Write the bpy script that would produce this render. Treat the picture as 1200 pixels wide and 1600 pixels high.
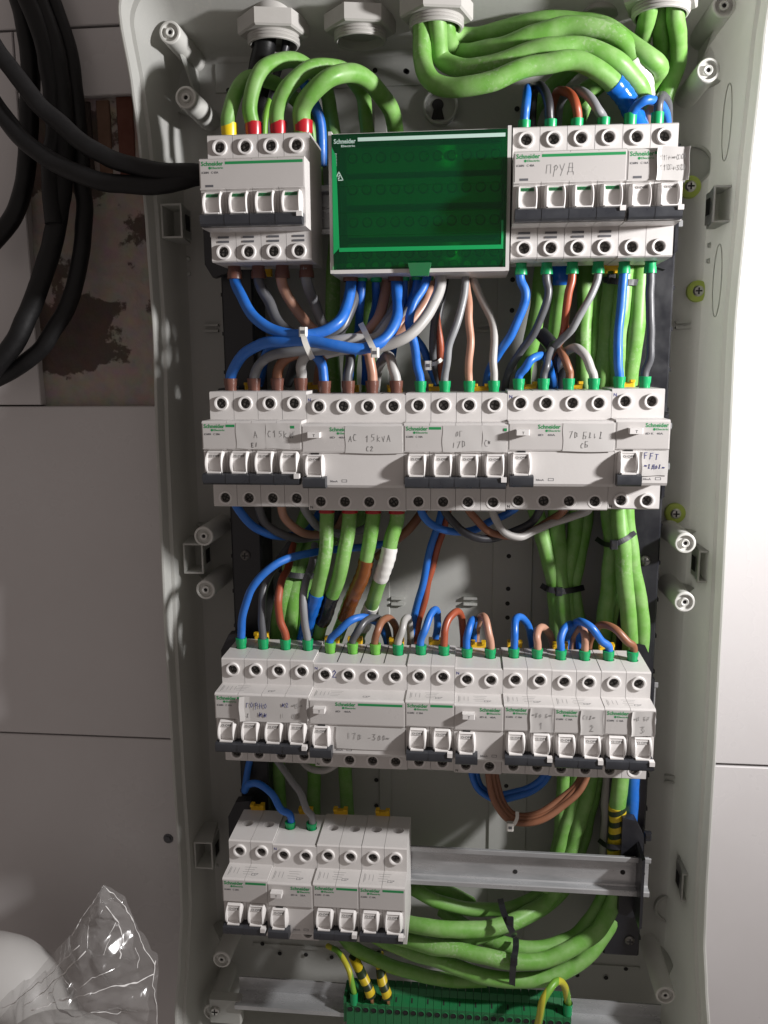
import bpy, bmesh, math, random
from mathutils import Vector, Matrix, Euler, noise
random.seed(7)
S = 0.001                       # everything below is written in millimetres
scene = bpy.context.scene
for o in list(bpy.data.objects): bpy.data.objects.remove(o)
COL = scene.collection

# ------------------------------------------------------------------ camera, light, exposure
CAM = Vector((182.056, -597.849, -113.853)); FOC = 1300.0
ROT = Euler([math.radians(a) for a in (79.97029, 0.37688, 5.70575)], 'XYZ').to_matrix()
cd = bpy.data.cameras.new('camera'); cam = bpy.data.objects.new('camera', cd); COL.objects.link(cam)
cam.location = CAM * S; cam.rotation_euler = [math.radians(a) for a in (79.97029, 0.37688, 5.70575)]
cd.sensor_fit = 'VERTICAL'; cd.sensor_height = 36; cd.lens = 36 * FOC / 1600
cd.clip_start = 0.01; cd.clip_end = 50
scene.camera = cam
scene.render.resolution_x = 768; scene.render.resolution_y = 1024
w = bpy.data.worlds.new('World'); scene.world = w; w.use_nodes = True
w.node_tree.nodes['Background'].inputs[0].default_value = (1.0, 0.875, 0.82, 1)
w.node_tree.nodes['Background'].inputs[1].default_value = 0.225
ld = bpy.data.lights.new('work_lamp', 'AREA'); ld.shape = 'DISK'; ld.size = 0.06; ld.energy = 13.2; ld.color = (1.0, 0.975, 0.97)
lamp = bpy.data.objects.new('work_lamp', ld); COL.objects.link(lamp); lamp.location = (0.85, -0.28, 0.035)
lamp.rotation_euler = (Vector((0.15, 0.05, 0.06)) - lamp.location).to_track_quat('-Z', 'Y').to_euler()
scene.view_settings.view_transform = 'Standard'; scene.view_settings.look = 'None'
scene.view_settings.exposure = 0.0; scene.view_settings.gamma = 1
scene.render.engine = 'CYCLES'
scene.cycles.max_bounces = 8; scene.cycles.transparent_max_bounces = 12

def at(u, v, y):                # point of the photograph at a given depth plane (mm)
    d = ROT @ Vector(((u - 600) / FOC, (800 - v) / FOC, -1.0))
    return CAM + d * ((y - CAM.y) / d.y)

# ------------------------------------------------------------------ materials
M = {}
def mat(name, col, rough=.45, metal=0, nscale=0, nmix=0, col2=None, bump=0, bscale=300, spec=.5, coat=0, stretch=None):
    m = bpy.data.materials.new(name); m.use_nodes = True; nt = m.node_tree; N = nt.nodes; L = nt.links
    b = N['Principled BSDF']; b.inputs['Base Color'].default_value = (*col, 1); b.inputs['Roughness'].default_value = rough
    b.inputs['Metallic'].default_value = metal; b.inputs['Specular IOR Level'].default_value = spec
    if coat: b.inputs['Coat Weight'].default_value = coat
    tc = N.new('ShaderNodeTexCoord'); mp = N.new('ShaderNodeMapping'); gp = N.new('ShaderNodeNewGeometry'); L.new(gp.outputs['Position'], mp.inputs[0])
    if stretch: mp.inputs['Scale'].default_value = stretch
    if nscale:
        n = N.new('ShaderNodeTexNoise'); n.inputs['Scale'].default_value = nscale; n.inputs['Detail'].default_value = 5; n.inputs['Roughness'].default_value = .65
        L.new(mp.outputs[0], n.inputs[0])
        r = N.new('ShaderNodeValToRGB'); r.color_ramp.elements[0].position = .38; r.color_ramp.elements[1].position = .68
        L.new(n.outputs['Fac'], r.inputs[0])
        mx = N.new('ShaderNodeMix'); mx.data_type = 'RGBA'
        c2 = col2 or tuple(c * .6 for c in col)
        mx.inputs[6].default_value = (*col, 1); mx.inputs[7].default_value = (*c2, 1)
        ml = N.new('ShaderNodeMath'); ml.operation = 'MULTIPLY'; ml.inputs[1].default_value = nmix
        L.new(r.outputs[0], ml.inputs[0]); L.new(ml.outputs[0], mx.inputs[0]); L.new(mx.outputs[2], b.inputs['Base Color'])
        ma = N.new('ShaderNodeMath'); ma.operation = 'MULTIPLY_ADD'; ma.inputs[1].default_value = .22; ma.inputs[2].default_value = max(.03, rough - .08)
        L.new(r.outputs[0], ma.inputs[0]); L.new(ma.outputs[0], b.inputs['Roughness'])
    if bump:
        n2 = N.new('ShaderNodeTexNoise'); n2.inputs['Scale'].default_value = bscale; n2.inputs['Detail'].default_value = 3
        L.new(mp.outputs[0], n2.inputs[0])
        bp = N.new('ShaderNodeBump'); bp.inputs['Strength'].default_value = bump; bp.inputs['Distance'].default_value = .0006
        L.new(n2.outputs['Fac'], bp.inputs['Height']); L.new(bp.outputs[0], b.inputs['Normal'])
    M[name] = m; return m
mat('plastic', (.59, .57, .555), .40, nscale=26, nmix=.45, col2=(.50, .48, .46), bump=.06, bscale=900)
mat('label_face', (.50, .48, .465), .33, nscale=30, nmix=.3, col2=(.44, .42, .405))
mat('toggle', (.68, .66, .645), .35)
mat('shell', (.57, .575, .55), .42, nscale=9, nmix=.45, col2=(.50, .50, .475), bump=.12, bscale=420)
def translucent(name, fac, col):
    nt = M[name].node_tree; N = nt.nodes; L = nt.links; b = N['Principled BSDF']; out = [n for n in N if n.type == 'OUTPUT_MATERIAL'][0]
    t = N.new('ShaderNodeBsdfTranslucent'); t.inputs[0].default_value = (*col, 1); m = N.new('ShaderNodeMixShader'); m.inputs[0].default_value = fac
    L.new(b.outputs[0], m.inputs[1]); L.new(t.outputs[0], m.inputs[2]); L.new(m.outputs[0], out.inputs[0])
translucent('shell', .36, (.70, .71, .66))          # thin pale plastic that glows where the lamp is behind it
mat('post', (.58, .58, .55), .45, nscale=60, nmix=.3, col2=(.48, .47, .44))
mat('gland', (.43, .42, .40), .5, nscale=50, nmix=.4, col2=(.34, .325, .30))
mat('green_sheath', (.135, .325, .058), .44, nscale=70, nmix=.45, col2=(.31, .455, .205), bump=.15, bscale=160, spec=.4)
def dust(name, col, scale=260, pos=.62, fac=.6):
    nt = M[name].node_tree; N = nt.nodes; L = nt.links; b = N['Principled BSDF']; src = b.inputs['Base Color'].links[0].from_socket
    g = N.new('ShaderNodeNewGeometry'); n = N.new('ShaderNodeTexNoise'); n.inputs['Scale'].default_value = scale; n.inputs['Detail'].default_value = 4; L.new(g.outputs['Position'], n.inputs[0])
    n2 = N.new('ShaderNodeTexNoise'); n2.inputs['Scale'].default_value = 24; L.new(g.outputs['Position'], n2.inputs[0])
    ml = N.new('ShaderNodeMath'); ml.operation = 'MULTIPLY'; L.new(n.outputs['Fac'], ml.inputs[0]); L.new(n2.outputs['Fac'], ml.inputs[1])
    r = N.new('ShaderNodeMapRange'); r.inputs[1].default_value = pos * .5; r.inputs[2].default_value = pos * .5 + .10; r.inputs[4].default_value = fac; L.new(ml.outputs[0], r.inputs[0])
    m = N.new('ShaderNodeMix'); m.data_type = 'RGBA'; m.inputs[7].default_value = (*col, 1); L.new(r.outputs[0], m.inputs[0]); L.new(src, m.inputs[6]); L.new(m.outputs[2], b.inputs['Base Color'])
dust('green_sheath', (.42, .50, .34), 420, .66, .34)
dust('shell', (.66, .64, .60), 420, .66, .5)
mat('blue', (.012, .125, .50), .42, nscale=90, nmix=.35, col2=(.06, .2, .55))
mat('black_wire', (.022, .022, .026), .42, nscale=60, nmix=.3, col2=(.06, .06, .065))
mat('brown', (.23, .095, .05), .42, nscale=60, nmix=.3, col2=(.3, .15, .09))
mat('red_brown', (.30, .065, .028), .42, nscale=60, nmix=.25, col2=(.36, .12, .07))
mat('pink_brown', (.42, .22, .15), .42, nscale=60, nmix=.25, col2=(.48, .3, .22))
mat('grey', (.21, .215, .225), .42, nscale=60, nmix=.3, col2=(.3, .3, .3))
mat('light_grey', (.38, .37, .355), .45, nscale=60, nmix=.3, col2=(.34, .33, .32))
mat('dark_grey', (.075, .077, .085), .42, nscale=60, nmix=.3, col2=(.12, .12, .12))
mat('green_cap', (.006, .30, .10), .35)
mat('lime_cap', (.14, .42, .06), .35)
mat('brown_cap', (.13, .055, .04), .32)
mat('red_cap', (.42, .012, .02), .3)
mat('yellow_cap', (.75, .55, .01), .35)
mat('blue_tape', (.008, .12, .5), .18, bump=.5, bscale=90)
mat('black_tape', (.012, .012, .014), .25, bump=.5, bscale=90)
mat('brown_tape', (.17, .055, .015), .22, bump=.5, bscale=90)
mat('white_tape', (.66, .65, .62), .3, bump=.6, bscale=90)
mat('black_plastic', (.012, .0125, .016), .36, nscale=45, nmix=.4, col2=(.03, .03, .034))
mat('handle', (.028, .03, .036), .33, nscale=60, nmix=.35, col2=(.05, .053, .06))
mat('white_tie', (.62, .61, .57), .35)
mat('screw', (.16, .15, .14), .42, metal=.7, nscale=400, nmix=.6, col2=(.04, .04, .04))
mat('hole', (.012, .011, .011), .7)
mat('zinc', (.56, .57, .58), .27, metal=.55, nscale=30, nmix=.7, col2=(.26, .27, .275), bump=.12, bscale=250, stretch=(.35, 1, 1.6))
mat('bright_screw', (.55, .54, .52), .3, metal=.9)
mat('print_green', (.012, .235, .07), .5)
mat('print_grey', (.10, .10, .11), .6)
mat('print_dark', (.03, .03, .03), .6)
mat('print_pale', (.45, .62, .55), .5)
mat('ink_blue', (.03, .04, .22), .6)
mat('pencil', (.25, .245, .24), .6)
mat('paper', (.52, .505, .49), .6, nscale=40, nmix=.3, col2=(.45, .43, .41))
mat('yellow_clip', (.66, .40, .012), .4)
mat('flag_green', (.01, .17, .05), .45)
mat('terminal_green', (.014, .15, .05), .42, nscale=80, nmix=.3, col2=(.02, .1, .035))
mat('plug_green', (.42, .52, .09), .45)
mat('brass', (.45, .30, .09), .35, metal=.9)
mat('dark_base', (.5, .5, .48), .5)
mat('tile', (.57, .55, .55), .3, nscale=5, nmix=.5, col2=(.51, .485, .48), bump=.03, bscale=40)
mat('grout', (.22, .19, .175), .9)
mat('rubber', (.006, .006, .0065), .5, nscale=26, nmix=.5, col2=(.017, .0165, .017), bump=.3, bscale=200, spec=.3)
mat('copper', (.6, .28, .14), .35, metal=.9)
mat('white_vessel', (.52, .51, .495), .4, nscale=8, nmix=.3, col2=(.46, .45, .43))
mat('wire_yellow', (.62, .52, .03), .4)
# plaster with worn brown patches in the open recess
def plaster():
    m = bpy.data.materials.new('plaster'); m.use_nodes = True; nt = m.node_tree; N = nt.nodes; L = nt.links
    b = N['Principled BSDF']; b.inputs['Roughness'].default_value = .9
    tc = N.new('ShaderNodeTexCoord')
    n = N.new('ShaderNodeTexNoise'); n.inputs['Scale'].default_value = 11; n.inputs['Detail'].default_value = 9; n.inputs['Roughness'].default_value = .62
    L.new(tc.outputs['Object'], n.inputs[0])
    r = N.new('ShaderNodeValToRGB'); r.color_ramp.interpolation = 'LINEAR'
    r.color_ramp.elements[0].position = .445; r.color_ramp.elements[0].color = (.125, .088, .074, 1)
    r.color_ramp.elements[1].position = .465; r.color_ramp.elements[1].color = (.44, .37, .335, 1)
    sx = N.new('ShaderNodeSeparateXYZ'); L.new(tc.outputs['Object'], sx.inputs[0])
    mr = N.new('ShaderNodeMapRange'); mr.inputs[1].default_value = -.15; mr.inputs[2].default_value = .11; L.new(sx.outputs[2], mr.inputs[0])
    zr = N.new('ShaderNodeValToRGB'); L.new(mr.outputs[0], zr.inputs[0]); E_ = zr.color_ramp.elements
    for p_, v_ in ((0, .62), (.1, .60), (.15, .30), (.33, .30), (.40, .62), (.62, .60), (.76, .36), (1, .30)):
        e_ = E_.new(p_) if p_ not in (0, 1) else E_[0 if p_ == 0 else -1]; e_.color = (v_, v_, v_, 1)
    sb = N.new('ShaderNodeMath'); sb.operation = 'MULTIPLY_ADD'; sb.inputs[1].default_value = .42; sb.inputs[2].default_value = -.19; L.new(zr.outputs[0], sb.inputs[0])
    ax = N.new('ShaderNodeMath'); ax.operation = 'ADD'; L.new(n.outputs['Fac'], ax.inputs[0]); L.new(sb.outputs[0], ax.inputs[1]); L.new(ax.outputs[0], r.inputs[0])
    n2 = N.new('ShaderNodeTexNoise'); n2.inputs['Scale'].default_value = 90; n2.inputs['Detail'].default_value = 6
    L.new(tc.outputs['Object'], n2.inputs[0])
    mx = N.new('ShaderNodeMix'); mx.data_type = 'RGBA'; mx.blend_type = 'MULTIPLY'; mx.inputs[0].default_value = .5
    L.new(r.outputs[0], mx.inputs[6]); L.new(n2.outputs['Color'], mx.inputs[7]); L.new(mx.outputs[2], b.inputs['Base Color'])
    ad = N.new('ShaderNodeMath'); ad.operation = 'ADD'; L.new(n.outputs['Fac'], ad.inputs[0]); L.new(n2.outputs['Fac'], ad.inputs[1])
    bp = N.new('ShaderNodeBump'); bp.inputs['Strength'].default_value = .8; bp.inputs['Distance'].default_value = .003
    L.new(ad.outputs[0], bp.inputs['Height']); L.new(bp.outputs[0], b.inputs['Normal'])
    M['plaster'] = m
plaster()
def cover_mat():
    m = bpy.data.materials.new('green_cover'); m.use_nodes = True; nt = m.node_tree; N = nt.nodes; L = nt.links
    for n in list(N): N.remove(n)
    out = N.new('ShaderNodeOutputMaterial')
    tr = N.new('ShaderNodeBsdfTransparent'); tr.inputs[0].default_value = (.13, .86, .42, 1)
    d1 = N.new('ShaderNodeBsdfTranslucent'); d1.inputs[0].default_value = (.0, .75, .22, 1)
    d2 = N.new('ShaderNodeBsdfDiffuse'); d2.inputs[0].default_value = (.008, .25, .11, 1)
    df = N.new('ShaderNodeMixShader'); df.inputs[0].default_value = .5; L.new(d1.outputs[0], df.inputs[1]); L.new(d2.outputs[0], df.inputs[2])
    gl = N.new('ShaderNodeBsdfGlossy'); gl.inputs['Roughness'].default_value = .12
    fr = N.new('ShaderNodeFresnel'); fr.inputs[0].default_value = 1.45
    m1 = N.new('ShaderNodeMixShader'); m1.inputs[0].default_value = .17
    m2 = N.new('ShaderNodeMixShader')
    L.new(tr.outputs[0], m1.inputs[1]); L.new(df.outputs[0], m1.inputs[2])
    L.new(fr.outputs[0], m2.inputs[0]); L.new(m1.outputs[0], m2.inputs[1]); L.new(gl.outputs[0], m2.inputs[2])
    L.new(m2.outputs[0], out.inputs[0]); M['green_cover'] = m
cover_mat()
mat('nickel', (.55, .54, .5), .3, metal=.9)
mat('edge_glow_green', (.006, .30, .085), .3)  # bright green standing in for light glowing in the cover's edges
def film_mat():
    m = bpy.data.materials.new('film'); m.use_nodes = True; nt = m.node_tree; N = nt.nodes; L = nt.links
    for n in list(N): N.remove(n)
    out = N.new('ShaderNodeOutputMaterial')
    tr = N.new('ShaderNodeBsdfTransparent'); tr.inputs[0].default_value = (.95, .95, .95, 1)
    df = N.new('ShaderNodeBsdfDiffuse'); df.inputs[0].default_value = (.7, .68, .67, 1)
    tl = N.new('ShaderNodeBsdfTranslucent'); tl.inputs[0].default_value = (.7, .68, .67, 1)
    gl = N.new('ShaderNodeBsdfGlossy'); gl.inputs['Roughness'].default_value = .13
    fr = N.new('ShaderNodeFresnel'); fr.inputs[0].default_value = 1.5
    a = N.new('ShaderNodeMixShader'); a.inputs[0].default_value = .5; L.new(df.outputs[0], a.inputs[1]); L.new(tl.outputs[0], a.inputs[2])
    m1 = N.new('ShaderNodeMixShader'); m1.inputs[0].default_value = .19
    L.new(tr.outputs[0], m1.inputs[1]); L.new(a.outputs[0], m1.inputs[2])
    m2 = N.new('ShaderNodeMixShader')
    L.new(fr.outputs[0], m2.inputs[0]); L.new(m1.outputs[0], m2.inputs[1]); L.new(gl.outputs[0], m2.inputs[2])
    L.new(m2.outputs[0], out.inputs[0]); M['film'] = m
film_mat()
mat('crease_highlight', (.75, .74, .73), .18, spec=.8)  # pale colour painting the highlights along the film's creases
def striped(name, c1, c2, scale, vec):
    m = bpy.data.materials.new(name); m.use_nodes = True; nt = m.node_tree; N = nt.nodes; L = nt.links
    b = N['Principled BSDF']; b.inputs['Roughness'].default_value = .4
    tc = N.new('ShaderNodeTexCoord'); mp = N.new('ShaderNodeMapping'); L.new(tc.outputs['Object'], mp.inputs[0]); mp.inputs['Rotation'].default_value = vec
    wv = N.new('ShaderNodeTexWave'); wv.wave_type = 'BANDS'; wv.bands_direction = 'Z'; wv.inputs['Scale'].default_value = scale; wv.inputs['Distortion'].default_value = .8
    L.new(mp.outputs[0], wv.inputs[0])
    r = N.new('ShaderNodeValToRGB'); r.color_ramp.elements[0].position = .42; r.color_ramp.elements[1].position = .5
    r.color_ramp.elements[0].color = (*c1, 1); r.color_ramp.elements[1].color = (*c2, 1)
    L.new(wv.outputs['Fac'], r.inputs[0]); L.new(r.outputs[0], b.inputs['Base Color']); M[name] = m
striped('earth_tape', (.02, .035, .012), (.62, .46, .02), 32, (0, .45, 0))
striped('earth_wire', (.16, .36, .04), (.50, .47, .04), 14, (.3, 1.45, 0))

# ------------------------------------------------------------------ mesh helpers (mm)
class MB:
    def __init__(s): s.v = []; s.f = []
    def box(s, x0, x1, y0, y1, z0, z1, c=0):
        if c:
            return s.prism_z([(x0 + c, y0), (x1 - c, y0), (x1, y0 + c), (x1, y1 - c), (x1 - c, y1), (x0 + c, y1), (x0, y1 - c), (x0, y0 + c)], z0, z1)
        n = len(s.v)
        s.v += [(x, y, z) for z in (z0, z1) for y in (y0, y1) for x in (x0, x1)]
        s.f += [tuple(n + i for i in q) for q in ((0, 2, 3, 1), (4, 5, 7, 6), (0, 1, 5, 4), (2, 6, 7, 3), (0, 4, 6, 2), (1, 3, 7, 5))]
        return s
    def _prism(s, a, b):
        n = len(s.v); k = len(a); s.v += a + b
        for i in range(k):
            j = (i + 1) % k; s.f.append((n + i, n + j, n + k + j, n + k + i))
        s.f.append(tuple(range(n + k - 1, n - 1, -1))); s.f.append(tuple(range(n + k, n + 2 * k)))
        return s
    def prism_x(s, yz, x0, x1): return s._prism([(x0, y, z) for y, z in yz], [(x1, y, z) for y, z in yz])
    def prism_y(s, xz, y0, y1): return s._prism([(x, y0, z) for x, z in xz], [(x, y1, z) for x, z in xz])
    def prism_z(s, xy, z0, z1): return s._prism([(x, y, z0) for x, y in xy], [(x, y, z1) for x, y in xy])
    def lathe(s, prof, o, axis, n=24, closed=False):        # prof: (radius, along)
        ax = Vector(axis).normalized(); u = ax.orthogonal().normalized(); w = ax.cross(u); o = Vector(o)
        b = len(s.v); m = len(prof)
        for i in range(n):
            a = 2 * math.pi * i / n; d = u * math.cos(a) + w * math.sin(a)
            s.v += [tuple(o + d * r + ax * h) for r, h in prof]
        for i in range(n):
            j = (i + 1) % n
            for k in range(m - 1 if not closed else m):
                q = (k + 1) % m
                s.f.append((b + i * m + k, b + j * m + k, b + j * m + q, b + i * m + q))
        return s
    def tube(s, P, r, n=12, caps=True):
        P = [Vector(p) for p in P]; m = len(P); b = len(s.v)
        t0 = (P[1] - P[0]).normalized(); u = t0.orthogonal().normalized()
        for i in range(m):
            t = (P[min(i + 1, m - 1)] - P[max(i - 1, 0)]).normalized()
            u = (u - t * u.dot(t)).normalized(); w = t.cross(u)
            rr = r[i] if isinstance(r, (list, tuple)) else r
            for k in range(n):
                a = 2 * math.pi * k / n; s.v.append(tuple(P[i] + (u * math.cos(a) + w * math.sin(a)) * rr))
        for i in range(m - 1):
            for k in range(n):
                q = (k + 1) % n; s.f.append((b + i * n + k, b + i * n + q, b + (i + 1) * n + q, b + (i + 1) * n + k))
        if caps: s.f.append(tuple(range(b + n - 1, b - 1, -1))); s.f.append(tuple(range(b + (m - 1) * n, b + m * n)))
        return s
    def ribbon(s, P, wd, y0, y1):           # flat stroke in the xz plane
        for (a, b) in zip(P[:-1], P[1:]):
            d = Vector((b[0] - a[0], b[1] - a[1])); 
            if d.length < 1e-4: continue
            d.normalize(); nx, nz = -d.y * wd / 2, d.x * wd / 2; e = d * wd * .3
            s.prism_y([(a[0] - nx - e.x, a[1] - nz - e.y), (b[0] - nx + e.x, b[1] - nz + e.y), (b[0] + nx + e.x, b[1] + nz + e.y), (a[0] + nx - e.x, a[1] + nz - e.y)], y0, y1)
        return s
    def hole_face(s, p0, ex, ez, cx, cz, r, depth, nrm, n=20, floor=True):
        # rectangle p0 + ex,ez with a round hole (centre cx,cz along unit axes), sunk by depth against nrm
        p0 = Vector(p0); ux = Vector(ex).normalized(); uz = Vector(ez).normalized(); W = Vector(ex).length; H = Vector(ez).length; nv = Vector(nrm)
        b = len(s.v); ring = []; rect = []
        for i in range(n):
            a = 2 * math.pi * (i + .5) / n; c, q = math.cos(a), math.sin(a)
            ring.append(p0 + ux * (cx + r * c) + uz * (cz + r * q))
            tx = ((W - cx) if c > 0 else cx) / abs(c) if abs(c) > 1e-6 else 1e9
            tz = ((H - cz) if q > 0 else cz) / abs(q) if abs(q) > 1e-6 else 1e9
            t = min(tx, tz); rect.append(p0 + ux * (cx + t * c) + uz * (cz + t * q))
        # snap nearest rectangle samples to the corners
        for cxx, czz in ((0, 0), (W, 0), (W, H), (0, H)):
            c = p0 + ux * cxx + uz * czz; k = min(range(n), key=lambda i: (rect[i] - c).length); rect[k] = c
        s.v += [tuple(p) for p in rect] + [tuple(p) for p in ring] + [tuple(p - nv * depth) for p in ring]
        for i in range(n):
            j = (i + 1) % n
            s.f.append((b + i, b + j, b + n + j, b + n + i)); s.f.append((b + n + i, b + n + j, b + 2 * n + j, b + 2 * n + i))
        if floor: s.f.append(tuple(b + 2 * n + i for i in range(n)))
        return s
    def mesh(s, name, material, origin=(0, 0, 0), smooth=True, angle=35):
        me = bpy.data.meshes.new(name); o = Vector(origin)
        me.from_pydata([tuple((Vector(p) - o) * S) for p in s.v], [], s.f)
        bm = bmesh.new(); bm.from_mesh(me); bmesh.ops.recalc_face_normals(bm, faces=bm.faces); bm.to_mesh(me); bm.free()
        me.materials.append(M[material])
        if smooth:
            me.shade_smooth(); me.set_sharp_from_angle(angle=math.radians(angle))
        return me

def link(name, me, parent=None, loc=(0, 0, 0)):
    o = bpy.data.objects.new(name, me); COL.objects.link(o); o.location = Vector(loc) * S
    if parent: o.parent = parent
    return o
def tag(o, label=None, cat=None, group=None, kind=None):
    if label: o['label'] = label
    if cat: o['category'] = cat
    if group: o['group'] = group
    if kind: o['kind'] = kind
    return o
def empty(name, loc): return link(name, None, None, loc)
def piece(name, mb, material, parent, origin=None, **k):
    """mesh given in world mm, hung under parent"""
    w = Vector((0, 0, 0)); p = parent
    while p: w = w + p.location / S; p = p.parent
    return link(name, mb.mesh(name, material, w, **k), parent)
def solo(name, mb, material, origin, label, cat, group=None, kind=None, **k):
    return tag(link(name, mb.mesh(name, material, origin, **k), None, origin), label, cat, group, kind)
def rrect(x0, x1, z0, z1, r, n=8):
    P = []
    for cx, cz, a0 in ((x1 - r, z1 - r, 0), (x0 + r, z1 - r, 90), (x0 + r, z0 + r, 180), (x1 - r, z0 + r, 270)):
        for i in range(n + 1):
            a = math.radians(a0 + 90 * i / n); P.append((cx + r * math.cos(a), cz + r * math.sin(a)))
    return P
TXT = {}
def text_mesh(s, size, material, width=None, bold=0.0):
    key = (s, size, material, width, bold)
    if key in TXT: return TXT[key]
    c = bpy.data.curves.new('t', 'FONT'); c.body = s; c.size = size * S; c.extrude = .00004; c.offset = bold * S; c.resolution_u = 2
    t = bpy.data.objects.new('t', c); COL.objects.link(t); bpy.context.view_layer.update()
    me = bpy.data.meshes.new_from_object(t.evaluated_get(bpy.context.evaluated_depsgraph_get()))
    bpy.data.objects.remove(t); bpy.data.curves.remove(c)
    if len(me.vertices):
        xs = [v.co.x for v in me.vertices]; x0, x1 = min(xs), max(xs); k = (width * S / (x1 - x0)) if width else 1
        for v in me.vertices: v.co = Vector(((v.co.x - x0) * k, -v.co.z, v.co.y))
    me.materials.clear(); me.materials.append(M[material]); TXT[key] = me; return me
def text(name, s, size, material, parent, loc, width=None, bold=0.0, rx=0):
    o = link(name, text_mesh(s, size, material, width, bold), parent, loc)
    if rx: o.rotation_euler = (rx, 0, 0)
    return o
# hand-written strokes on a unit cell
H = {
 'П': [[(0, 0), (.05, 1), (.75, 1.02), (.8, 0)]], 'Р': [[(.1, -.3), (.25, 1)], [(0, .8), (.4, 1.05), (.75, .8), (.5, .5), (.2, .45)]],
 'У': [[(0, 1), (.3, .4)], [(.8, 1.1), (.1, -.2)]], 'Д': [[(.0, -.25), (.05, .05), (.95, .05), (1, -.25)], [(.15, .05), (.3, 1), (.8, 1), (.8, .05)], [(.1, .55), (.9, .5)]],
 'A': [[(0, 0), (.4, 1), (.75, 0)], [(.15, .4), (.62, .4)]], 'C': [[(.7, .9), (.35, 1), (.05, .55), (.2, .08), (.65, .05)]],
 '1': [[(.1, .7), (.4, 1), (.35, 0)]], '5': [[(.75, 1), (.2, .95), (.15, .6), (.6, .55), (.65, .2), (.1, 0)]], 'k': [[(.1, 1), (.05, 0)], [(.6, .7), (.08, .35), (.65, 0)]],
 'W': [[(0, .9), (.15, 0), (.4, .7), (.6, 0), (.95, 1)]], 'V': [[(0, .9), (.3, 0), (.7, 1)]], '7': [[(.0, .9), (.65, 1), (.25, -.05)]], 'D': [[(.1, 0), (.12, 1), (.6, .85), (.65, .25), (.1, 0)]],
 'E': [[(.65, .95), (.1, 1), (.1, 0), (.65, .05)], [(.1, .5), (.5, .5)]], 'l': [[(.1, 0), (.5, .9), (.35, 1), (.3, 0), (.6, .1)]], 'i': [[(.2, .7), (.2, 0), (.45, .2)]],
 'Г': [[(.05, 0), (.1, 1), (.7, 1)]], 'О': [[(.4, .9), (.05, .5), (.35, .0), (.7, .4), (.4, .9)]], 'Н': [[(.05, 1), (.05, 0)], [(.65, 1), (.65, 0)], [(.05, .5), (.65, .5)]],
 '2': [[(.05, .75), (.35, 1), (.65, .75), (.05, .05), (.75, .05)]], '3': [[(.05, .95), (.6, .95), (.25, .6), (.65, .35), (.4, 0), (0, .1)]], '0': [[(.4, 1), (.1, .6), (.2, .05), (.6, .2), (.65, .8), (.4, 1)]],
 '+': [[(.1, .45), (.7, .5)], [(.4, .8), (.4, .15)]], 'T': [[(0, 1), (.8, .98)], [(.4, 1), (.35, 0)]], 'I': [[(.3, 1), (.25, 0)]], 'Б': [[(.7, 1), (.1, 1), (.1, 0), (.6, .05), (.65, .4), (.1, .5)]],
 '~': [[(0, .3), (.2, .6), (.35, .3), (.55, .6), (.7, .3), (.9, .55)]], '#': [[(.0, .2), (.8, .8)], [(.1, .8), (.7, .15)], [(0, .5), (.8, .55)], [(.2, .9), (.3, .1)]], 'F': [[(.1, 0), (.1, 1), (.7, 1)], [(.1, .55), (.6, .55)]], '-': [[(.1, .45), (.7, .5)]], ' ': [],
}
def scribble(s, x, z, h, y, wd=.45, gap=.18, tilt=.0):
    mb = MB(); cx = x; rnd = random.Random(hash((round(x, 1), round(z, 1), len(s))))
    for ch in s:
        hh = h * rnd.uniform(.82, 1.1); ro = rnd.uniform(-.1, .16); dz = rnd.uniform(-.1, .1) * h
        for st in H.get(ch, []):
            P = [(cx + (px + ro * pz) * hh * .68, z + dz + pz * hh + tilt * (cx - x)) for px, pz in st]
            mb.ribbon(P, wd * .72, y - .06, y)
        cx += hh * (.68 + gap) if ch != ' ' else h * .5
    return mb

# ------------------------------------------------------------------ the wall behind
WALL = 120.0
wall = MB(); wall.box(-420, 760, WALL + 12, WALL + 60, -980, 420)
wall_o = tag(link('wall', wall.mesh('wall', 'grout', (0, 0, 0))), None, None, None, 'structure')
def tile(x0, x1, z0, z1):
    mb = MB(); c = .8
    mb.v = [(x0, WALL + 12, z0), (x1, WALL + 12, z0), (x1, WALL + 12, z1), (x0, WALL + 12, z1), (x0, WALL + c, z0), (x1, WALL + c, z0), (x1, WALL + c, z1), (x0, WALL + c, z1), (x0 + c, WALL, z0 + c), (x1 - c, WALL, z0 + c), (x1 - c, WALL, z1 - c), (x0 + c, WALL, z1 - c)]
    mb.f = [(8, 9, 10, 11)] + [(a, (a + 1) % 4, 4 + (a + 1) % 4, 4 + a) for a in range(4)] + [(4 + a, 4 + (a + 1) % 4, 8 + (a + 1) % 4, 8 + a) for a in range(4)]
    piece('tile', mb, 'tile', wall_o, smooth=False)
oz1, oz0, ox0 = at(150, 149, WALL).z, at(150, 635, WALL).z, at(52, 480, WALL).x
tile(-420, 100, 163.5, 420); tile(-420, ox0, oz0 + 1.5, 161.5)
tile(ox0 + 1.2, 100, oz1, 161.5)
jl = at(130, 1150, WALL).z; tile(-420, 100, jl + .8, oz0); tile(-420, 100, -980, jl - .8)
tile(102, 760, -466, 162); tile(102, 760, -980, -468.5); tile(102, 760, 164, 420)
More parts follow.
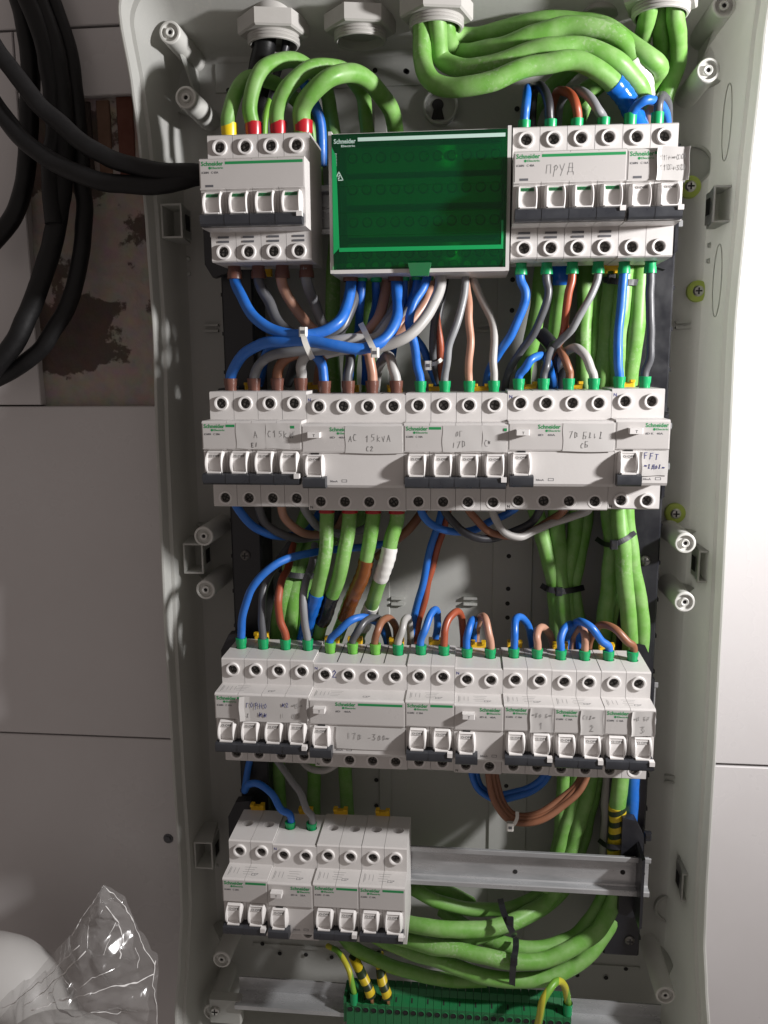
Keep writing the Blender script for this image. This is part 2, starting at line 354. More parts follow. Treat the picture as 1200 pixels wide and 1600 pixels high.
# rough plaster left open where tiles are missing
mb = MB(); nx, nz = 60, 90; px0, px1 = ox0 - 2, 102
for j in range(nz + 1):
    for i in range(nx + 1):
        x = px0 + (px1 - px0) * i / nx; z = oz0 - 3 + (oz1 - oz0 + 6) * j / nz
        mb.v.append((x, WALL + 8.6 + 2.2 * noise.fractal(Vector((x, z, 0)) * .03, 1, 2, 4) - (4 if z > oz1 - 95 + 10 * math.sin(x * .1) and x > ox0 + 70 else 0) * .5, z))
for j in range(nz):
    for i in range(nx):
        a = j * (nx + 1) + i; mb.f.append((a, a + 1, a + nx + 2, a + nx + 1))
piece('plaster_patch', mb, 'plaster', wall_o)
# brick course showing at the top of the recess
for (u0, u1, v0, v1) in ((120, 148, 160, 285), (150, 178, 158, 290), (181, 214, 152, 290)):
    a = at(u0, v0, WALL + 6); b = at(u1, v1, WALL + 6); bm_ = MB(); bm_.box(a.x, b.x, WALL + 4.5 + random.random(), WALL + 12, b.z, a.z, .8)
    mat('brick_%d' % u0, {120: (.05, .035, .03), 150: (.16, .09, .06), 181: (.13, .045, .03)}[u0], .9, nscale=40, nmix=.6, bump=.6, bscale=80)
    piece('brick', bm_, 'brick_%d' % u0, wall_o)
# drilled fixing hole left of the box
h = at(263, 1310, WALL); mb = MB(); mb.lathe([(0, -1.4), (2.6, -1.4), (2.6, -.2), (4.6, -.6), (5, .2)], (h.x, WALL - .4, h.z), (0, 1, 0), 18)
solo('wall_plug', mb, 'print_grey', (h.x, WALL, h.z), 'small dark wall plug in the tile left of the box', 'wall plug')

# ------------------------------------------------------------------ enclosure
enc = tag(empty('electrical_enclosure', (156, 115, -280)), 'open light grey plastic distribution box with four rows of breakers', 'enclosure')
RY_R = [(200, 22), (130, 30), (103, 38), (6, 51), (-82, 60), (-207, 53), (-326, 47), (-426, 42), (-524, 40), (-580, 36), (-611, 24), (-640, 10), (-760, -8)]
RY_L = [(200, 18), (130, 27), (93, 42), (55, 51), (-5, 57), (-87, 60), (-179, 54), (-340, 50), (-456, 51), (-550, 54), (-594, 52), (-634, 40), (-677, 24), (-760, 5)]
def interp(T, z):
    T = sorted(T)
    if z <= T[0][0]: return T[0][1]
    for (a, fa), (b, fb) in zip(T[:-1], T[1:]):
        if z <= b:
            t = (z - a) / (b - a); t = t * t * (3 - 2 * t) * .5 + t * .5; return fa + (fb - fa) * t
    return T[-1][1]
def rimy(x, z):
    t = min(1, max(0, (x + 69) / 450)); return interp(RY_L, z) * (1 - t) + interp(RY_R, z) * t
def loop(inset, r, drop=0, N=28):
    x0, x1, z0, z1 = -69 + inset, 381 - inset, -735 + inset, 163 - inset - drop; P = []
    segs = []
    def arc(cx, cz, a0):
        for i in range(10):
            a = math.radians(a0 + 90 * i / 10); P.append((cx + r * math.cos(a), cz + r * math.sin(a)))
    arc(x1 - r, z1 - r, 0)
    for i in range(N): t = i / N; P.append((x1 - r + (x0 + r - x1 + r) * t, z1))
    arc(x0 + r, z1 - r, 90)
    for i in range(3 * N): t = i / (3 * N); P.append((x0, z1 - r + (z0 + r - z1 + r) * t))
    arc(x0 + r, z0 + r, 180)
    for i in range(N): t = i / N; P.append((x0 + r + (x1 - r - x0 - r) * t, z0))
    arc(x1 - r, z0 + r, 270)
    for i in range(3 * N): t = i / (3 * N); P.append((x1, z0 + r + (z1 - r - z0 - r) * t))
    return P
mb = MB()
levels = [(6, 118.5, 0, 26), (3, 112, 0, 26), (0, 0, 1, 28), (.3, -1.6, 1, 28), (1.2, -2.2, 1, 28), (2.6, -1.8, 1, 27), (3.2, 0, 1, 27), (4.5, 6, 1, 26), (4.7, 8, 1, 26), (7.5, 8.6, 1, 25), (8.6, 70, 0, 24), (9.5, 100, 0, 24), (10.5, 107, 0, 23), (13, 112, 0, 21), (17, 114.6, 0, 18), (21, 115, 0, 15)]
L_ = []
for ins, y, mode, r in levels:
    P = loop(ins, r, 18 * min(1, max(0, y - 8.5) / 60) if (not mode and ins > 8) else (2 if ins > 4 else 0)); b = len(mb.v); L_.append((b, len(P)))
    mb.v += [(x, (rimy(x, z) + y) if mode else y, z) for x, z in P]
for (a, n), (b, _) in zip(L_[:-1], L_[1:]):
    for i in range(n): j = (i + 1) % n; mb.f.append((a + i, a + j, b + j, b + i))
b, n = L_[-1]; mb.f.append(tuple(b + i for i in range(n)))
shell = piece('shell', mb, 'shell', enc, angle=30)
# raised strips on the back plate with their holes
def back_strip(u0, u1, v0, v1, y=113.2, holes=()):
    a = at(u0, v0, y); b = at(u1, v1, y); m_ = MB(); m_.box(min(a.x, b.x), max(a.x, b.x), y, 116, min(a.z, b.z), max(a.z, b.z), .6)
    o = piece('back_strip', m_, 'shell', enc)
    for (u, v) in holes:
        c = at(u, v, y); hm = MB(); hm.lathe([(0, -.05), (2.0, -.05), (2.1, .3)], (c.x, y - .05, c.z), (0, 1, 0), 14); piece('hole', hm, 'hole', o)
back_strip(779, 817, 330, 1480, holes=[(801, 437), (800, 485), (795, 869), (794, 920), (793, 943), (793, 965), (791, 1228), (790, 1268), (808, 170), (806, 105)])
back_strip(584, 612, 170, 1480, holes=[(588, 1219), (588, 1259), (586, 110)])
back_strip(335, 760, 100, 128, holes=[(357, 141), (636, 112), (665, 112), (568, 183), (634, 111)])
back_strip(395, 1000, 1478, 1512, holes=[(410, 1475), (437, 1490), (478, 1492), (518, 1496), (902, 1524), (947, 1528), (978, 1514)])
for (u, v) in ((330, 508), (622, 935), (735, 935), (756, 508), (1068, 503), (1050, 1213), (395, 905)):
    for k in (0, 1):
        c = at(u, v + 9 * k, 112); m_ = MB(); m_.box(c.x - 6, c.x + 6, 111.0, 115.6, c.z - 1, c.z + 1); piece('rib', m_, 'shell', enc)
# bosses for the cover screws, each a hollow pillar with a screw eye
def boss(u, v, yf, rib=None, r=8.2):
    c = at(u, v, yf); m_ = MB()
    m_.lathe([(r * .92, 0), (r, .8), (r * 1.06, 60 if yf > 0 else 116 - yf), (r * 1.06, 116 - yf)], (c.x, yf, c.z), (0, 1, 0), 24)
    m_.lathe([(r * .92, 0), (r * .78, -.1), (r * .74, 3), (r * .42, 3), (r * .40, .2), (r * .34, -.3), (r * .2, .2), (r * .2, 6), (0, 6)], (c.x, yf, c.z), (0, 1, 0), 24)
    o = piece('boss', m_, 'post', enc)
    e = MB(); e.lathe([(0, 1.2), (r * .19, 1.2)], (c.x, yf, c.z), (0, 1, 0), 12); piece('eye', e, 'hole', o)
    if rib:
        q = MB(); (du, dz) = rib; q._prism([(c.x, yf + 10, c.z), (c.x, 115, c.z), (c.x + du, 115, c.z + dz)], [(c.x + 1.6, yf + 10, c.z + 1.2), (c.x + 1.6, 115, c.z + 1.2), (c.x + du + 1.6, 115, c.z + dz + 1.2)]); piece('web', q, 'shell', o)
boss(265, 50, 55, (2, -40)); boss(290, 152, 55, (-28, 6)); boss(1132, 8, 55, (-4, -34)); boss(1107, 109, 55, (26, 8))
boss(318, 838, 58, (-26, 0)); boss(321, 922, 58, (-26, 0)); boss(1071, 849, 58, (26, 0)); boss(1070, 941, 58, (26, 0))
boss(346, 1500, 62, (-26, 0)); boss(1040, 1556, 48, (26, -10)); boss(331, 1582, 58)
# hinge / latch sockets on the side walls
def socket(u, v, side, yf=66):
    c = at(u, v, yf); wx, hz, t = 8.5, 13, 1.4; m_ = MB()
    o = [(c.x - wx, c.z - hz), (c.x + wx, c.z - hz), (c.x + wx, c.z + hz), (c.x - wx, c.z + hz)]; i = [(c.x - wx + t, c.z - hz + t), (c.x + wx - t, c.z - hz + t), (c.x + wx - t, c.z + hz - t), (c.x - wx + t, c.z + hz - t)]
    b = 0; y2 = yf + 26
    m_.v = [(x, yf, z) for x, z in o] + [(x, yf, z) for x, z in i] + [(x, y2, z) for x, z in i] + [(x + 5 * side, y2 + 8, z) for x, z in o]
    for k in range(4):
        j = (k + 1) % 4; m_.f += [(k, j, 4 + j, 4 + k), (4 + k, 4 + j, 8 + j, 8 + k), (k, j, 12 + j, 12 + k)]
    m_.f.append((8, 9, 10, 11))
    s_ = piece('latch_socket', m_, 'shell', enc)
    e = MB(); x = c.x - (wx + .15) * side; e.box(min(x, x - .25 * side), max(x, x - .25 * side), yf + 8, yf + 18, c.z - 6, c.z + 6); piece('slot', e, 'hole', s_)
    for k in (0, 1):
        n_ = MB(); n_.lathe([(2.2, 0), (1.6, 2.2), (0, 2.6)], (c.x + 2 * side, 106, c.z - 24 - 12 * k), (-side, 0, .0), 12); piece('stud', n_, 'shell', enc)
socket(268, 345, -1); socket(302, 873, -1); socket(318, 1337, -1); socket(1133, 318, 1); socket(1108, 886, 1); socket(1081, 1388, 1)
# knock-out rings and a keyhole hanger
def knock(u, v, r, y=111.6):
    c = at(u, v, y); m_ = MB(); m_.lathe([(r, 7), (r, 0), (r - 1.0, -.5), (r - 2.2, 0), (r - 2.2, 7)], (c.x, y, c.z), (0, 1, 0), 36); return piece('knockout_ring', m_, 'shell', enc)
knock(1083, 257, 15); knock(1047, 1421, 14); k_ = knock(688, 165, 14, 108.5)
c = at(684, 163, 113); m_ = MB(); m_.lathe([(0, .2), (4.6, .2), (4.6, .6)], (c.x, 114, c.z), (0, 1, 0), 18); m_.prism_y([(c.x - 5.2, c.z - 11), (c.x + 5.2, c.z - 11), (c.x + 2.6, c.z), (c.x - 2.6, c.z)], 114.1, 114.7); piece('keyhole', m_, 'hole', k_)
for zz in (62, -52):     # oval outlines pressed into the right side wall
    for sd, xx in ((1, 371.3),):
        m_ = MB(); P = [(xx - .02 * sd, 84 + 11 * math.cos(a * math.pi / 18), zz + 27 * math.sin(a * math.pi / 18)) for a in range(37)]; m_.tube(P, .4, 6, False); piece('knockout_oval', m_, 'shell', enc)
# a small blank cap in the roof
d_ = ROT @ Vector(((935 - 600) / FOC, (800 - 26) / FOC, -1.0)); c = CAM + d_ * ((135.5 - CAM.z) / d_.z); m_ = MB(); m_.lathe([(0, 0), (13, 0), (14, .8), (14, 6)], (c.x, c.y, 135.5), (0, .05, 1), 32)
solo('blanking_plug', m_, 'gland', (c.x, c.y, c.z), 'flat white round blanking plug in the roof of the box', 'plug')

# ------------------------------------------------------------------ cable glands in the roof
GL = {}
def gland(key, u, v, label):
    zn = 121.5; d = ROT @ Vector(((u - 600) / FOC, (800 - v) / FOC, -1.0)); p = CAM + d * ((zn - CAM.z) / d.z)
    GL[key] = p
    g = tag(empty('cable_gland', (p.x, p.y, 143)), label, 'cable gland', 'cable glands in the roof of the box')
    m_ = MB(); hx = [(p.x + 26.5 * math.cos(math.radians(60 * i + 12)), p.y + 26.5 * math.sin(math.radians(60 * i + 12))) for i in range(6)]
    hs = [(p.x + 25 * math.cos(math.radians(60 * i + 12)), p.y + 25 * math.sin(math.radians(60 * i + 12))) for i in range(6)]
    m_._prism([(x, y, 127.8) for x, y in hs], [(x, y, 129) for x, y in hx]); m_._prism([(x, y, 129) for x, y in hx], [(x, y, 139.5) for x, y in hx])
    piece('lock_nut', m_, 'gland', g, smooth=False)
    m_ = MB(); prof = []
    for i in range(4):
        z = 129.5 - i * 2.1; prof += [(19.6, z), (18.6, z - 1.05)]
    prof += [(18.6, 121.4), (17.4, 121), (16.6, 121.8), (16.4, 150)]
    m_.lathe(prof, (p.x, p.y, 0), (0, 0, 1), 40); piece('threaded_tube', m_, 'gland', g)
gland('a', 428, 72, 'grey cable gland with a black cable, above the top left breaker')
gland('b', 563, 66, 'empty grey cable gland, second from the left in the roof')
gland('c', 682, 46, 'grey cable gland with the thick green cables sweeping right')
gland('d', 1032, 26, 'grey cable gland in the top right corner of the roof')

# ------------------------------------------------------------------ green wall plugs with screws on the back plate
for (u, v, lab) in ((1078, 292, 'green wall plug half hidden beside the top right breaker'), (1090, 455, 'green wall plug with cross screw right of the black bracket'), (1055, 802, 'green wall plug above the right pair of white bosses')):
    c = at(u, v, 112); e = empty('wall_plug', (c.x, 112, c.z)); tag(e, lab, 'wall plug', 'green wall plugs on the back plate')
    m_ = MB(); m_.lathe([(0, -2.5), (6, -2.5), (8.4, -1), (8.6, 3)], (c.x, 112, c.z), (0, 1, 0), 22); piece('plug', m_, 'plug_green', e)
    m_ = MB(); m_.lathe([(0, -4.2), (3.2, -3.9), (4.4, -2.6), (4.4, -2)], (c.x, 112, c.z), (0, 1, 0), 18); s_ = piece('screw_head', m_, 'bright_screw', e)
    m_ = MB(); m_.box(c.x - 2.6, c.x + 2.6, 107.6, 108.2, c.z - .6, c.z + .6); m_.box(c.x - .6, c.x + .6, 107.55, 108.2, c.z - 2.6, c.z + 2.6); piece('cross_slot', m_, 'hole', s_)

# ------------------------------------------------------------------ rails and their black brackets
ROWZ = {1: 0.0, 2: -175.6, 3: -380.1, 4: -532.6}
def rail(row, x0, x1, label):
    z = ROWZ[row]; m_ = MB()
    t = 1.1; yf, yb = 44.0, 51.5
    prof = [(yf + .4, 17.6), (yf, 17.2), (yf, 13.6), (yf + .8, 12.8), (yb - 1, 12.8), (yb, 11.8), (yb, -11.8), (yb - 1, -12.8), (yf + .8, -12.8), (yf, -13.6), (yf, -17.2), (yf + .4, -17.6), (yf + t, -17.5), (yf + t, -13.9), (yb + t, -13.9), (yb + t, 13.9), (yf + t, 13.9), (yf + t, 17.5)]
    m_.prism_x([(y, z + q) for y, q in prof], x0, x1)
    o = solo('mounting_rail', m_, 'zinc', (x0, 48, z), label, 'rail', 'mounting rails', smooth=False)
    return o
rail(1, -14, 334, 'zinc mounting rail behind the top row of breakers'); rail(2, -14, 334, 'zinc mounting rail behind the second row of breakers'); rail(3, -14, 334, 'zinc mounting rail behind the third row of breakers')
r4 = rail(4, -10, 336, 'bare zinc mounting rail right of the lowest breakers')
for (u, v, r) in ((973, 1363, 2.1), (1003, 1365, 2.6), (805, 1362, 2.0)):
    c = at(u, v, 51.4); m_ = MB(); m_.lathe([(0, -.25), (r, -.2), (r, .2)], (c.x, 51.4, c.z), (0, 1, 0), 14); piece('rail_hole' if r < 2.4 else 'rail_screw', m_, 'hole' if r < 2.4 else 'screw', r4)
def bracket(side, label):
    sx = 1 if side > 0 else -1; xb = 318 if side > 0 else -8
    e = tag(empty('rail_bracket', (xb, 112, -640)), label, 'bracket', 'black rail brackets')
    zs = sorted(ROWZ.values(), reverse=True)
    for z in zs:
        m_ = MB(); x0, x1 = (xb - 4, xb + 14) if side > 0 else (xb - 15, xb + 6)
        xa, xc = (x0, x1) if side > 0 else (x1, x0)
        m_.prism_y([(xa, z - 42), (xc - 6 * sx, z - 46), (xc, z - 36), (xc, z + 30), (xc - 7 * sx, z + 44), (xa, z + 46)], 56, 66); 
        if side > 0: m_.prism_y([(xc - 6.2, z - 38), (xc - 4, z - 36), (xc - 4, z + 26), (xc - 6.2, z + 24)], 30, 58)
        piece('rail_arm', m_, 'black_plastic', e)
        sc = MB(); sc.lathe([(0, -1.6), (3, -1.4), (4.4, -.2), (4.4, .6)], (xb + 8 * sx, 66 - 10, z - 75 if z > -500 else z - 78), (0, 1, 0), 16)
    for za, zb in ((zs[0] + 46, zs[3] - 95),):
        m_ = MB(); x0, x1 = (xb - 12, xb + 19) if side > 0 else (xb - 8, xb + 18)
        m_.box(min(x0, x1), max(x0, x1), 74, 114, zb, za, 1.5); col = piece('column', m_, 'black_plastic', e)
        z = za - 10
        while z > zb:
            t = MB(); xx = x1 if side > 0 else x0
            t.box(xx - .5, xx + 2.2, 80, 90, z - 1.5, z + 1.5) if side > 0 else t.box(xx - 2.2, xx + .5, 80, 90, z - 1.5, z + 1.5); piece('tooth', t, 'black_plastic', col); z -= 31
    for (u, v) in (((1008, 876), (984, 1470)) if side > 0 else ((383, 868), (386, 1180))):
        c = at(u, v, 73); sc = MB(); sc.lathe([(0, -1.6), (2.6, -1.4), (4.2, -.2), (4.2, 1.4)], (c.x, 73, c.z), (0, 1, 0), 16); s_ = piece('bracket_screw', sc, 'screw', e)
        sl = MB(); sl.box(c.x - 2.6, c.x + 2.6, 71.2, 71.8, c.z - .5, c.z + .5); sl.box(c.x - .5, c.x + .5, 71.15, 71.8, c.z - 2.6, c.z + 2.6); piece('cross_slot', sl, 'hole', s_)
bracket(1, 'black plastic rail bracket down the right side of the rows'); bracket(-1, 'black plastic rail bracket down the left side of the rows')

# ------------------------------------------------------------------ breakers
PROF = [(47, 42.5), (1.2, 42.5), (0, 41.6), (0, 22.5), (-19.2, 22.5), (-20.7, 21.4), (-20.7, 2.6), (-18.6, 1.6), (-18.6, -19.8), (-20.2, -20.6), (-20.2, -22.5), (0, -22.5), (0, -41.6), (1.2, -42.5), (47, -42.5)]
PROF_R = [(47, 42.5), (1.2, 42.5), (0, 41.6), (0, 22.5), (-19.2, 22.5), (-20.7, 21.4), (-20.7, 2.6), (-19.6, 2.0), (-19.6, -20.6), (-18.4, -22.5), (0, -22.5), (0, -41.6), (1.2, -42.5), (47, -42.5)]
ZU, ZL = 34.0, -35.8
def make_body(n, rccb, ringlow):
    mb = MB(); W = 18 * n; pr = PROF_R if rccb else PROF
    cells = [(0.12, W - .12)] if rccb else [(18 * i + .14, 18 * i + 17.86) for i in range(n)]
    k = len(pr)
    for x0, x1 in cells:
        b = len(mb.v); mb.v += [(x0, y, z) for y, z in pr] + [(x1, y, z) for y, z in pr]
        for i in range(k):
            j = (i + 1) % k; (y0, z0), (y1, z1) = pr[i], pr[j]
            if y0 == 0 and y1 == 0: continue                       # shoulders get holes
            if abs(z0 - z1) < 1e-6 and abs(z0) == 42.5 and abs(y0 - y1) > 40: continue
            mb.f.append((b + i, b + j, b + k + j, b + k + i))
        mb.f.append(tuple(b + i for i in range(k))); mb.f.append(tuple(b + k + i for i in range(k)))
    for i in range(n):
        if rccb: x0, x1 = (.12 if i == 0 else 18 * i), (W - .12 if i == n - 1 else 18 * i + 18)
        else: x0, x1 = 18 * i + .14, 18 * i + 17.86
        cx = 18 * i + 9 - x0
        mb.hole_face((x0, 0, 22.5), (x1 - x0, 0, 0), (0, 0, 19.1), cx, ZU - 22.5, 3.75, 5, (0, -1, 0))
        mb.hole_face((x0, 0, -41.6), (x1 - x0, 0, 0), (0, 0, 19.1), cx, ZL + 41.6, 3.75, 5, (0, -1, 0))
        mb.hole_face((x0, 1.2, 42.5), (x1 - x0, 0, 0), (0, 45.8, 0), cx, 24.5, 4.6, 9, (0, 0, 1))
        mb.hole_face((x0, 1.2, -42.5), (x1 - x0, 0, 0), (0, 45.8, 0), cx, 24.5, 4.6, 9, (0, 0, -1))
    return mb.mesh('body', 'plastic', angle=30)
_c = {}
def cached(key, fn):
    if key not in _c: _c[key] = fn()
    return _c[key]
def screw_mesh():
    mb = MB(); mb.lathe([(0, 2.6), (2.2, 2.6), (3.2, 3.0), (3.5, 4.6)], (0, 0, 0), (0, 1, 0), 18)
    return mb.mesh('terminal_screw', 'screw')
def collar_mesh(p):
    mb = MB(); mb.lathe([(3.7, .6), (3.7, -p + .1), (3.95, -p), (4.95, -p), (5.25, -p + .3), (5.4, .2)], (0, 0, 0), (0, 1, 0), 28); return mb.mesh('screw_collar', 'toggle')
def slot_mesh():
    mb = MB(); mb.box(-2.4, 2.4, 2.4, 2.9, -.45, .45); mb.box(-.45, .45, 2.38, 2.9, -2.4, 2.4); return mb.mesh('cross_slot', 'hole')
def toggle_mesh():
    mb = MB(); cy, cz = -18, -7.4
    for sg in (-1, 1):
        b = len(mb.v); A = list(range(78, -60, -8))
        for d in A:
            c, q = math.cos(math.radians(d)), math.sin(math.radians(d)); z = cz + 8.5 * q
            mb.v += [(sg * 4.7, cy + 1, z), (sg * 4.7, cy - 8.6 * c, z), (sg * (5.0 + .7 * c), cy - 9.0 * c, z), (sg * (5.6 + 1.5 * c), cy - 4.5 * c, z), (sg * (5.8 + 1.5 * c), cy + 1, z)]
        for i in range(len(A) - 1):
            for k in range(4): mb.f.append((b + i * 5 + k, b + i * 5 + k + 1, b + i * 5 + 6 + k, b + i * 5 + 5 + k))
    mb.prism_x([(-17, .9), (-21.2, .5), (-23.0, -2.6), (-23.4, -7.5), (-22.9, -12.8), (-26.2, -13.3), (-26.2, -14.1), (-17, -14.1)], -4.75, 4.75)
    mb.prism_x([(-17, 1.3), (-20.8, 1.2), (-22.4, .3), (-22.0, -.2), (-17, .2)], -5.2, 5.2)
    return mb.mesh('toggle', 'toggle', angle=40)
def flag_mesh(green):
    mb = MB(); mb._prism([(-4.3, -22.05, -.75), (4.3, -22.05, -.75), (4.3, -23.5, -3.0), (-4.3, -23.5, -3.0)], [(-4.3, -21.3, -.5), (4.3, -21.3, -.5), (4.3, -22.7, -3.0), (-4.3, -22.7, -3.0)])
    return mb.mesh('status_flag', 'flag_green' if green else 'label_face')
def handle_mesh(x0, x1):
    mb = MB(); mb.prism_x([(-17, -14.2), (-26.2, -14.2), (-27.8, -15.2), (-28.3, -18), (-27.6, -20.8), (-25.8, -22.2), (-17, -22.2)], x0, x1)
    n = max(1, round((x1 - x0) / 27))
    for i in range(1, n + 1):
        x = x0 + (x1 - x0) * i / (n + 1) if x1 - x0 > 20 else None
        if x: mb.prism_x([(-26.2, -14.1), (-27.95, -15.1), (-28.5, -18), (-27.75, -20.9), (-25.8, -22.35), (-25, -18)], x - .35, x + .35)
    return mb.mesh('handle_bar', 'handle')
def clip_mesh():
    mb = MB(); mb.box(-6, 6, 46.5, 50.5, 40, 46.0, .8); mb.box(-6, -2.5, 44.5, 50.5, 46, 48, .4); mb.box(2.5, 6, 44.5, 50.5, 46, 48, .4); return mb.mesh('release_clip', 'yellow_clip')
DEV = {}
def device(key, row, x0, n, rccb, dz, label, group=None, flags=False, code='iC60N   C 20A', stripe=None, logo=None, test=None, clips=(), ringlow=False, rowlbl=True, fine=False):
    z = ROWZ[row] + dz
    d = empty('residual_current_breaker' if rccb else 'circuit_breaker', (x0, 0, z)); tag(d, label, 'breaker', group)
    DEV[key] = (d, x0, z, n); W = 18 * n
    link('body', cached(('body', n, rccb, ringlow), lambda: make_body(n, rccb, ringlow)), d)
    for i in range(n):
        for zz in (ZU, ZL):
            s_ = link('terminal_screw', cached('screw', screw_mesh), d, (18 * i + 9, 0, zz)); a = random.random() * 3
            s2 = link('cross_slot', cached('slot', slot_mesh), s_); s_.rotation_euler = (0, a, 0)
            p_ = 1.9 if (zz == ZU or ringlow) else .3
            link('screw_collar', cached(('collar', p_), lambda: collar_mesh(p_)), d, (18 * i + 9, 0, zz))
    lp = MB(); lp.box(.9, W - .9, -20.95, -20.5, 3.2, 20.9)
    link('label_plate', lp.mesh('label_plate', 'label_face'), d)
    ts = [0] if rccb else range(n)
    for i in ts:
        t = link('toggle', cached('toggle', toggle_mesh), d, (18 * i + 9, 0, 0))
        fl = link('status_flag', cached(('flag', flags), lambda: flag_mesh(flags)), t)
        text('lettering', 'O·OFF', 2.1, 'print_dark', t, (-3.9, -23.3, -2.75), 7.8, .03, math.radians(-28))
    link('handle_bar', cached(('handle', n, rccb), lambda: handle_mesh(1.2, 17.4 if rccb else W - 1.2)), d)
    if not rccb:
        mb = MB(); mb.box(W - 4.6, W - .9, -29.0, -24, -17.2, -14.0); link('bar_end', mb.mesh('bar_end', 'toggle'), d)
    # printed marks
    lx = logo if logo is not None else 1.6
    text('lettering', 'Schneider', 3.9, 'print_green', d, (lx, -21.0, 17.6), 15.2, .09)
    text('lettering', 'Electric', 1.9, 'print_green', d, (lx + 7.2, -21.0, 15.5), 8.0, .03)
    mb = MB(); mb.lathe([(0, -.04), (.9, -.04), (.9, .04)], (lx + 5.9, -21.0, 16.1), (0, 1, 0), 10); link('emblem', mb.mesh('emblem', 'print_green'), d)
    text('lettering', code, 1.9, 'print_grey', d, (lx + .2, -21.0, 12.6), 11.5, .03)
    if stripe:
        mb = MB(); mb.box(stripe[0], stripe[1], -21.02, -20.9, 18.2, 20.0); link('stripe', mb.mesh('stripe', 'print_green'), d)
    if rccb:
        mb = MB(); mb.box(test, test + 9, -26.6, -20.5, 13.4, 17.2, .4); t = link('test_button', mb.mesh('test_button', 'toggle'), d)
        text('lettering', 'T', 2.6, 'print_dark', t, (test + 4, -26.62, 14.1), None, .03)
        mb = MB(); mb.box(6.5, 12, -20.9, -19, .2, 1.9); link('status_window', mb.mesh('status_window', 'hole'), d)
        text('lettering', '30mA', 2.0, 'print_grey', d, (19.5, -19.66, -18.6), 5.5); mb = MB(); mb.ribbon([(28, -18.4), (31.5, -18.4), (31.5, -16.8), (28, -16.8), (28, -18.4)], .3, -19.68, -19.6); link('approval_mark', mb.mesh('approval_mark', 'print_grey'), d)
        text('lettering', 'N', 3.2, 'ink_blue', d, (1.2, -.06, 37.4), None, .03); text('lettering', 'N', 2.8, 'print_dark', d, (1.2, -.06, -41), None, .05)
        if n == 4:
            for i in range(1, 4):
                mb = MB(); mb.box(18 * i - .3, 18 * i + .3, 4, 44, 42.45, 42.62); link('groove', mb.mesh('groove', 'hole'), d)
    elif row == 1:
        mb = MB(); mb.box(4, 9.5, -21.05, -20.6, 3.9, 5.4); link('status_window', mb.mesh('status_window', 'print_grey'), d)
    if fine:      # wiring diagram and approval marks printed on the ledge above the label
        mb = MB()
        for i in range(4 if n > 2 else 3): mb.box(4 + 3 * i, 4.3 + 3 * i, -14 + (i % 2), -6, 22.5, 22.56)
        mb.box(3, 3.4, -16, -5, 22.5, 22.56)
        for i in range(4): mb.box(14 + (i % 2), 24 - i, -5 - 3 * i, -4.6 - 3 * i, 22.5, 22.55)
        link('diagram', mb.mesh('diagram', 'label_face' if False else 'pencil'), d)
        mx = min(W - 10, 22 if n == 2 else 40); mb = MB(); mb.ribbon([(0, 0), (2.5, 0), (2.5, 2.4), (0, 2.4), (0, 0)], .35, 0, .06); mb.ribbon([(3, 0), (5, 2.4), (3, 2.4)], .35, 0, .06)
        mb.v = [(x + mx, -15 + q, 22.5 + y) for x, y, q in mb.v]; link('approval_mark', mb.mesh('approval_mark', 'print_grey'), d)
    for cx in clips: link('release_clip', cached('clip', clip_mesh), d, (cx, 0, 0))
    return d
def sticker(key, x0, x1, z0, z1, y=-21.02, label=None, curl=0, skew=0):
    d = DEV[key][0]; mb = MB(); n = 14; m = 8
    for j in range(m + 1):
        for i in range(n + 1):
            s, t = i / n, j / m; x = x0 + (x1 - x0) * s + .3 * math.sin(7 * t + x0); z = z0 + (z1 - z0) * t + .3 * math.sin(5 * s + x1) + skew * s
            e = max(0, abs(s - .5) * 2 - .72) / .28
            mb.v.append((x, y - curl * e * e - .04 * math.sin(9 * s + 4 * t), z))
    for j in range(m):
        for i in range(n): a = j * (n + 1) + i; mb.f.append((a, a + 1, a + n + 2, a + n + 1))
    me = mb.mesh('paper_label', 'paper', smooth=False); o = link('paper_label', me, d)
    so = o.modifiers.new('thickness', 'SOLIDIFY'); so.thickness = .00014; so.offset = 1
    if label: o['label'] = label
    return o
def hand(o, s, x, z, h, y=-21.25, mt='pencil', wd=.45, tilt=0.0):
    link('handwriting', scribble(s, x, z, h, y, wd, tilt=tilt).mesh('handwriting', mt, smooth=False), o)

X = {1: 0.0, '1r': 209.9, 2: -6.2, 3: -5.6, 4: -6.0}
# top row
device('1a', 1, 0, 4, False, 1.1, 'four-pole breaker at top left, left of the green cover', flags=True, stripe=(18, 71), code='iC60N   C 63A', ringlow=True)
device('1b', 1, X['1r'], 4, False, -.5, 'four-pole breaker right of the green cover, with pencilled word ПРУД', flags=True, stripe=(18, 71), code='iC60N   C 40A', ringlow=True)
device('1c', 1, X['1r'] + 72, 2, False, -.9, 'two-pole breaker at top right with a loose paper label', code='iC60N   C 16A', stripe=(17, 20), ringlow=True)
for k_, cx in (('1a', 26), ('1c', 3)): link('release_clip', cached('clip', clip_mesh), DEV[k_][0], (cx, 0, 0)).rotation_euler = (0, math.pi, 0)
hand(DEV['1b'][0], 'ПРУД', 21, 8.2, 5.2, -21.0, wd=.5, tilt=-.02)
s_ = sticker('1c', 18.4, 38.2, 2.0, 22.4, -21.6, 'loose pencilled paper label', 1.6)
hand(s_, '11+~00', 20.8, 14.5, 3.1, -22.1, wd=.32); hand(s_, '11D+3D', 20.6, 8.2, 3.3, -22.1, wd=.38)
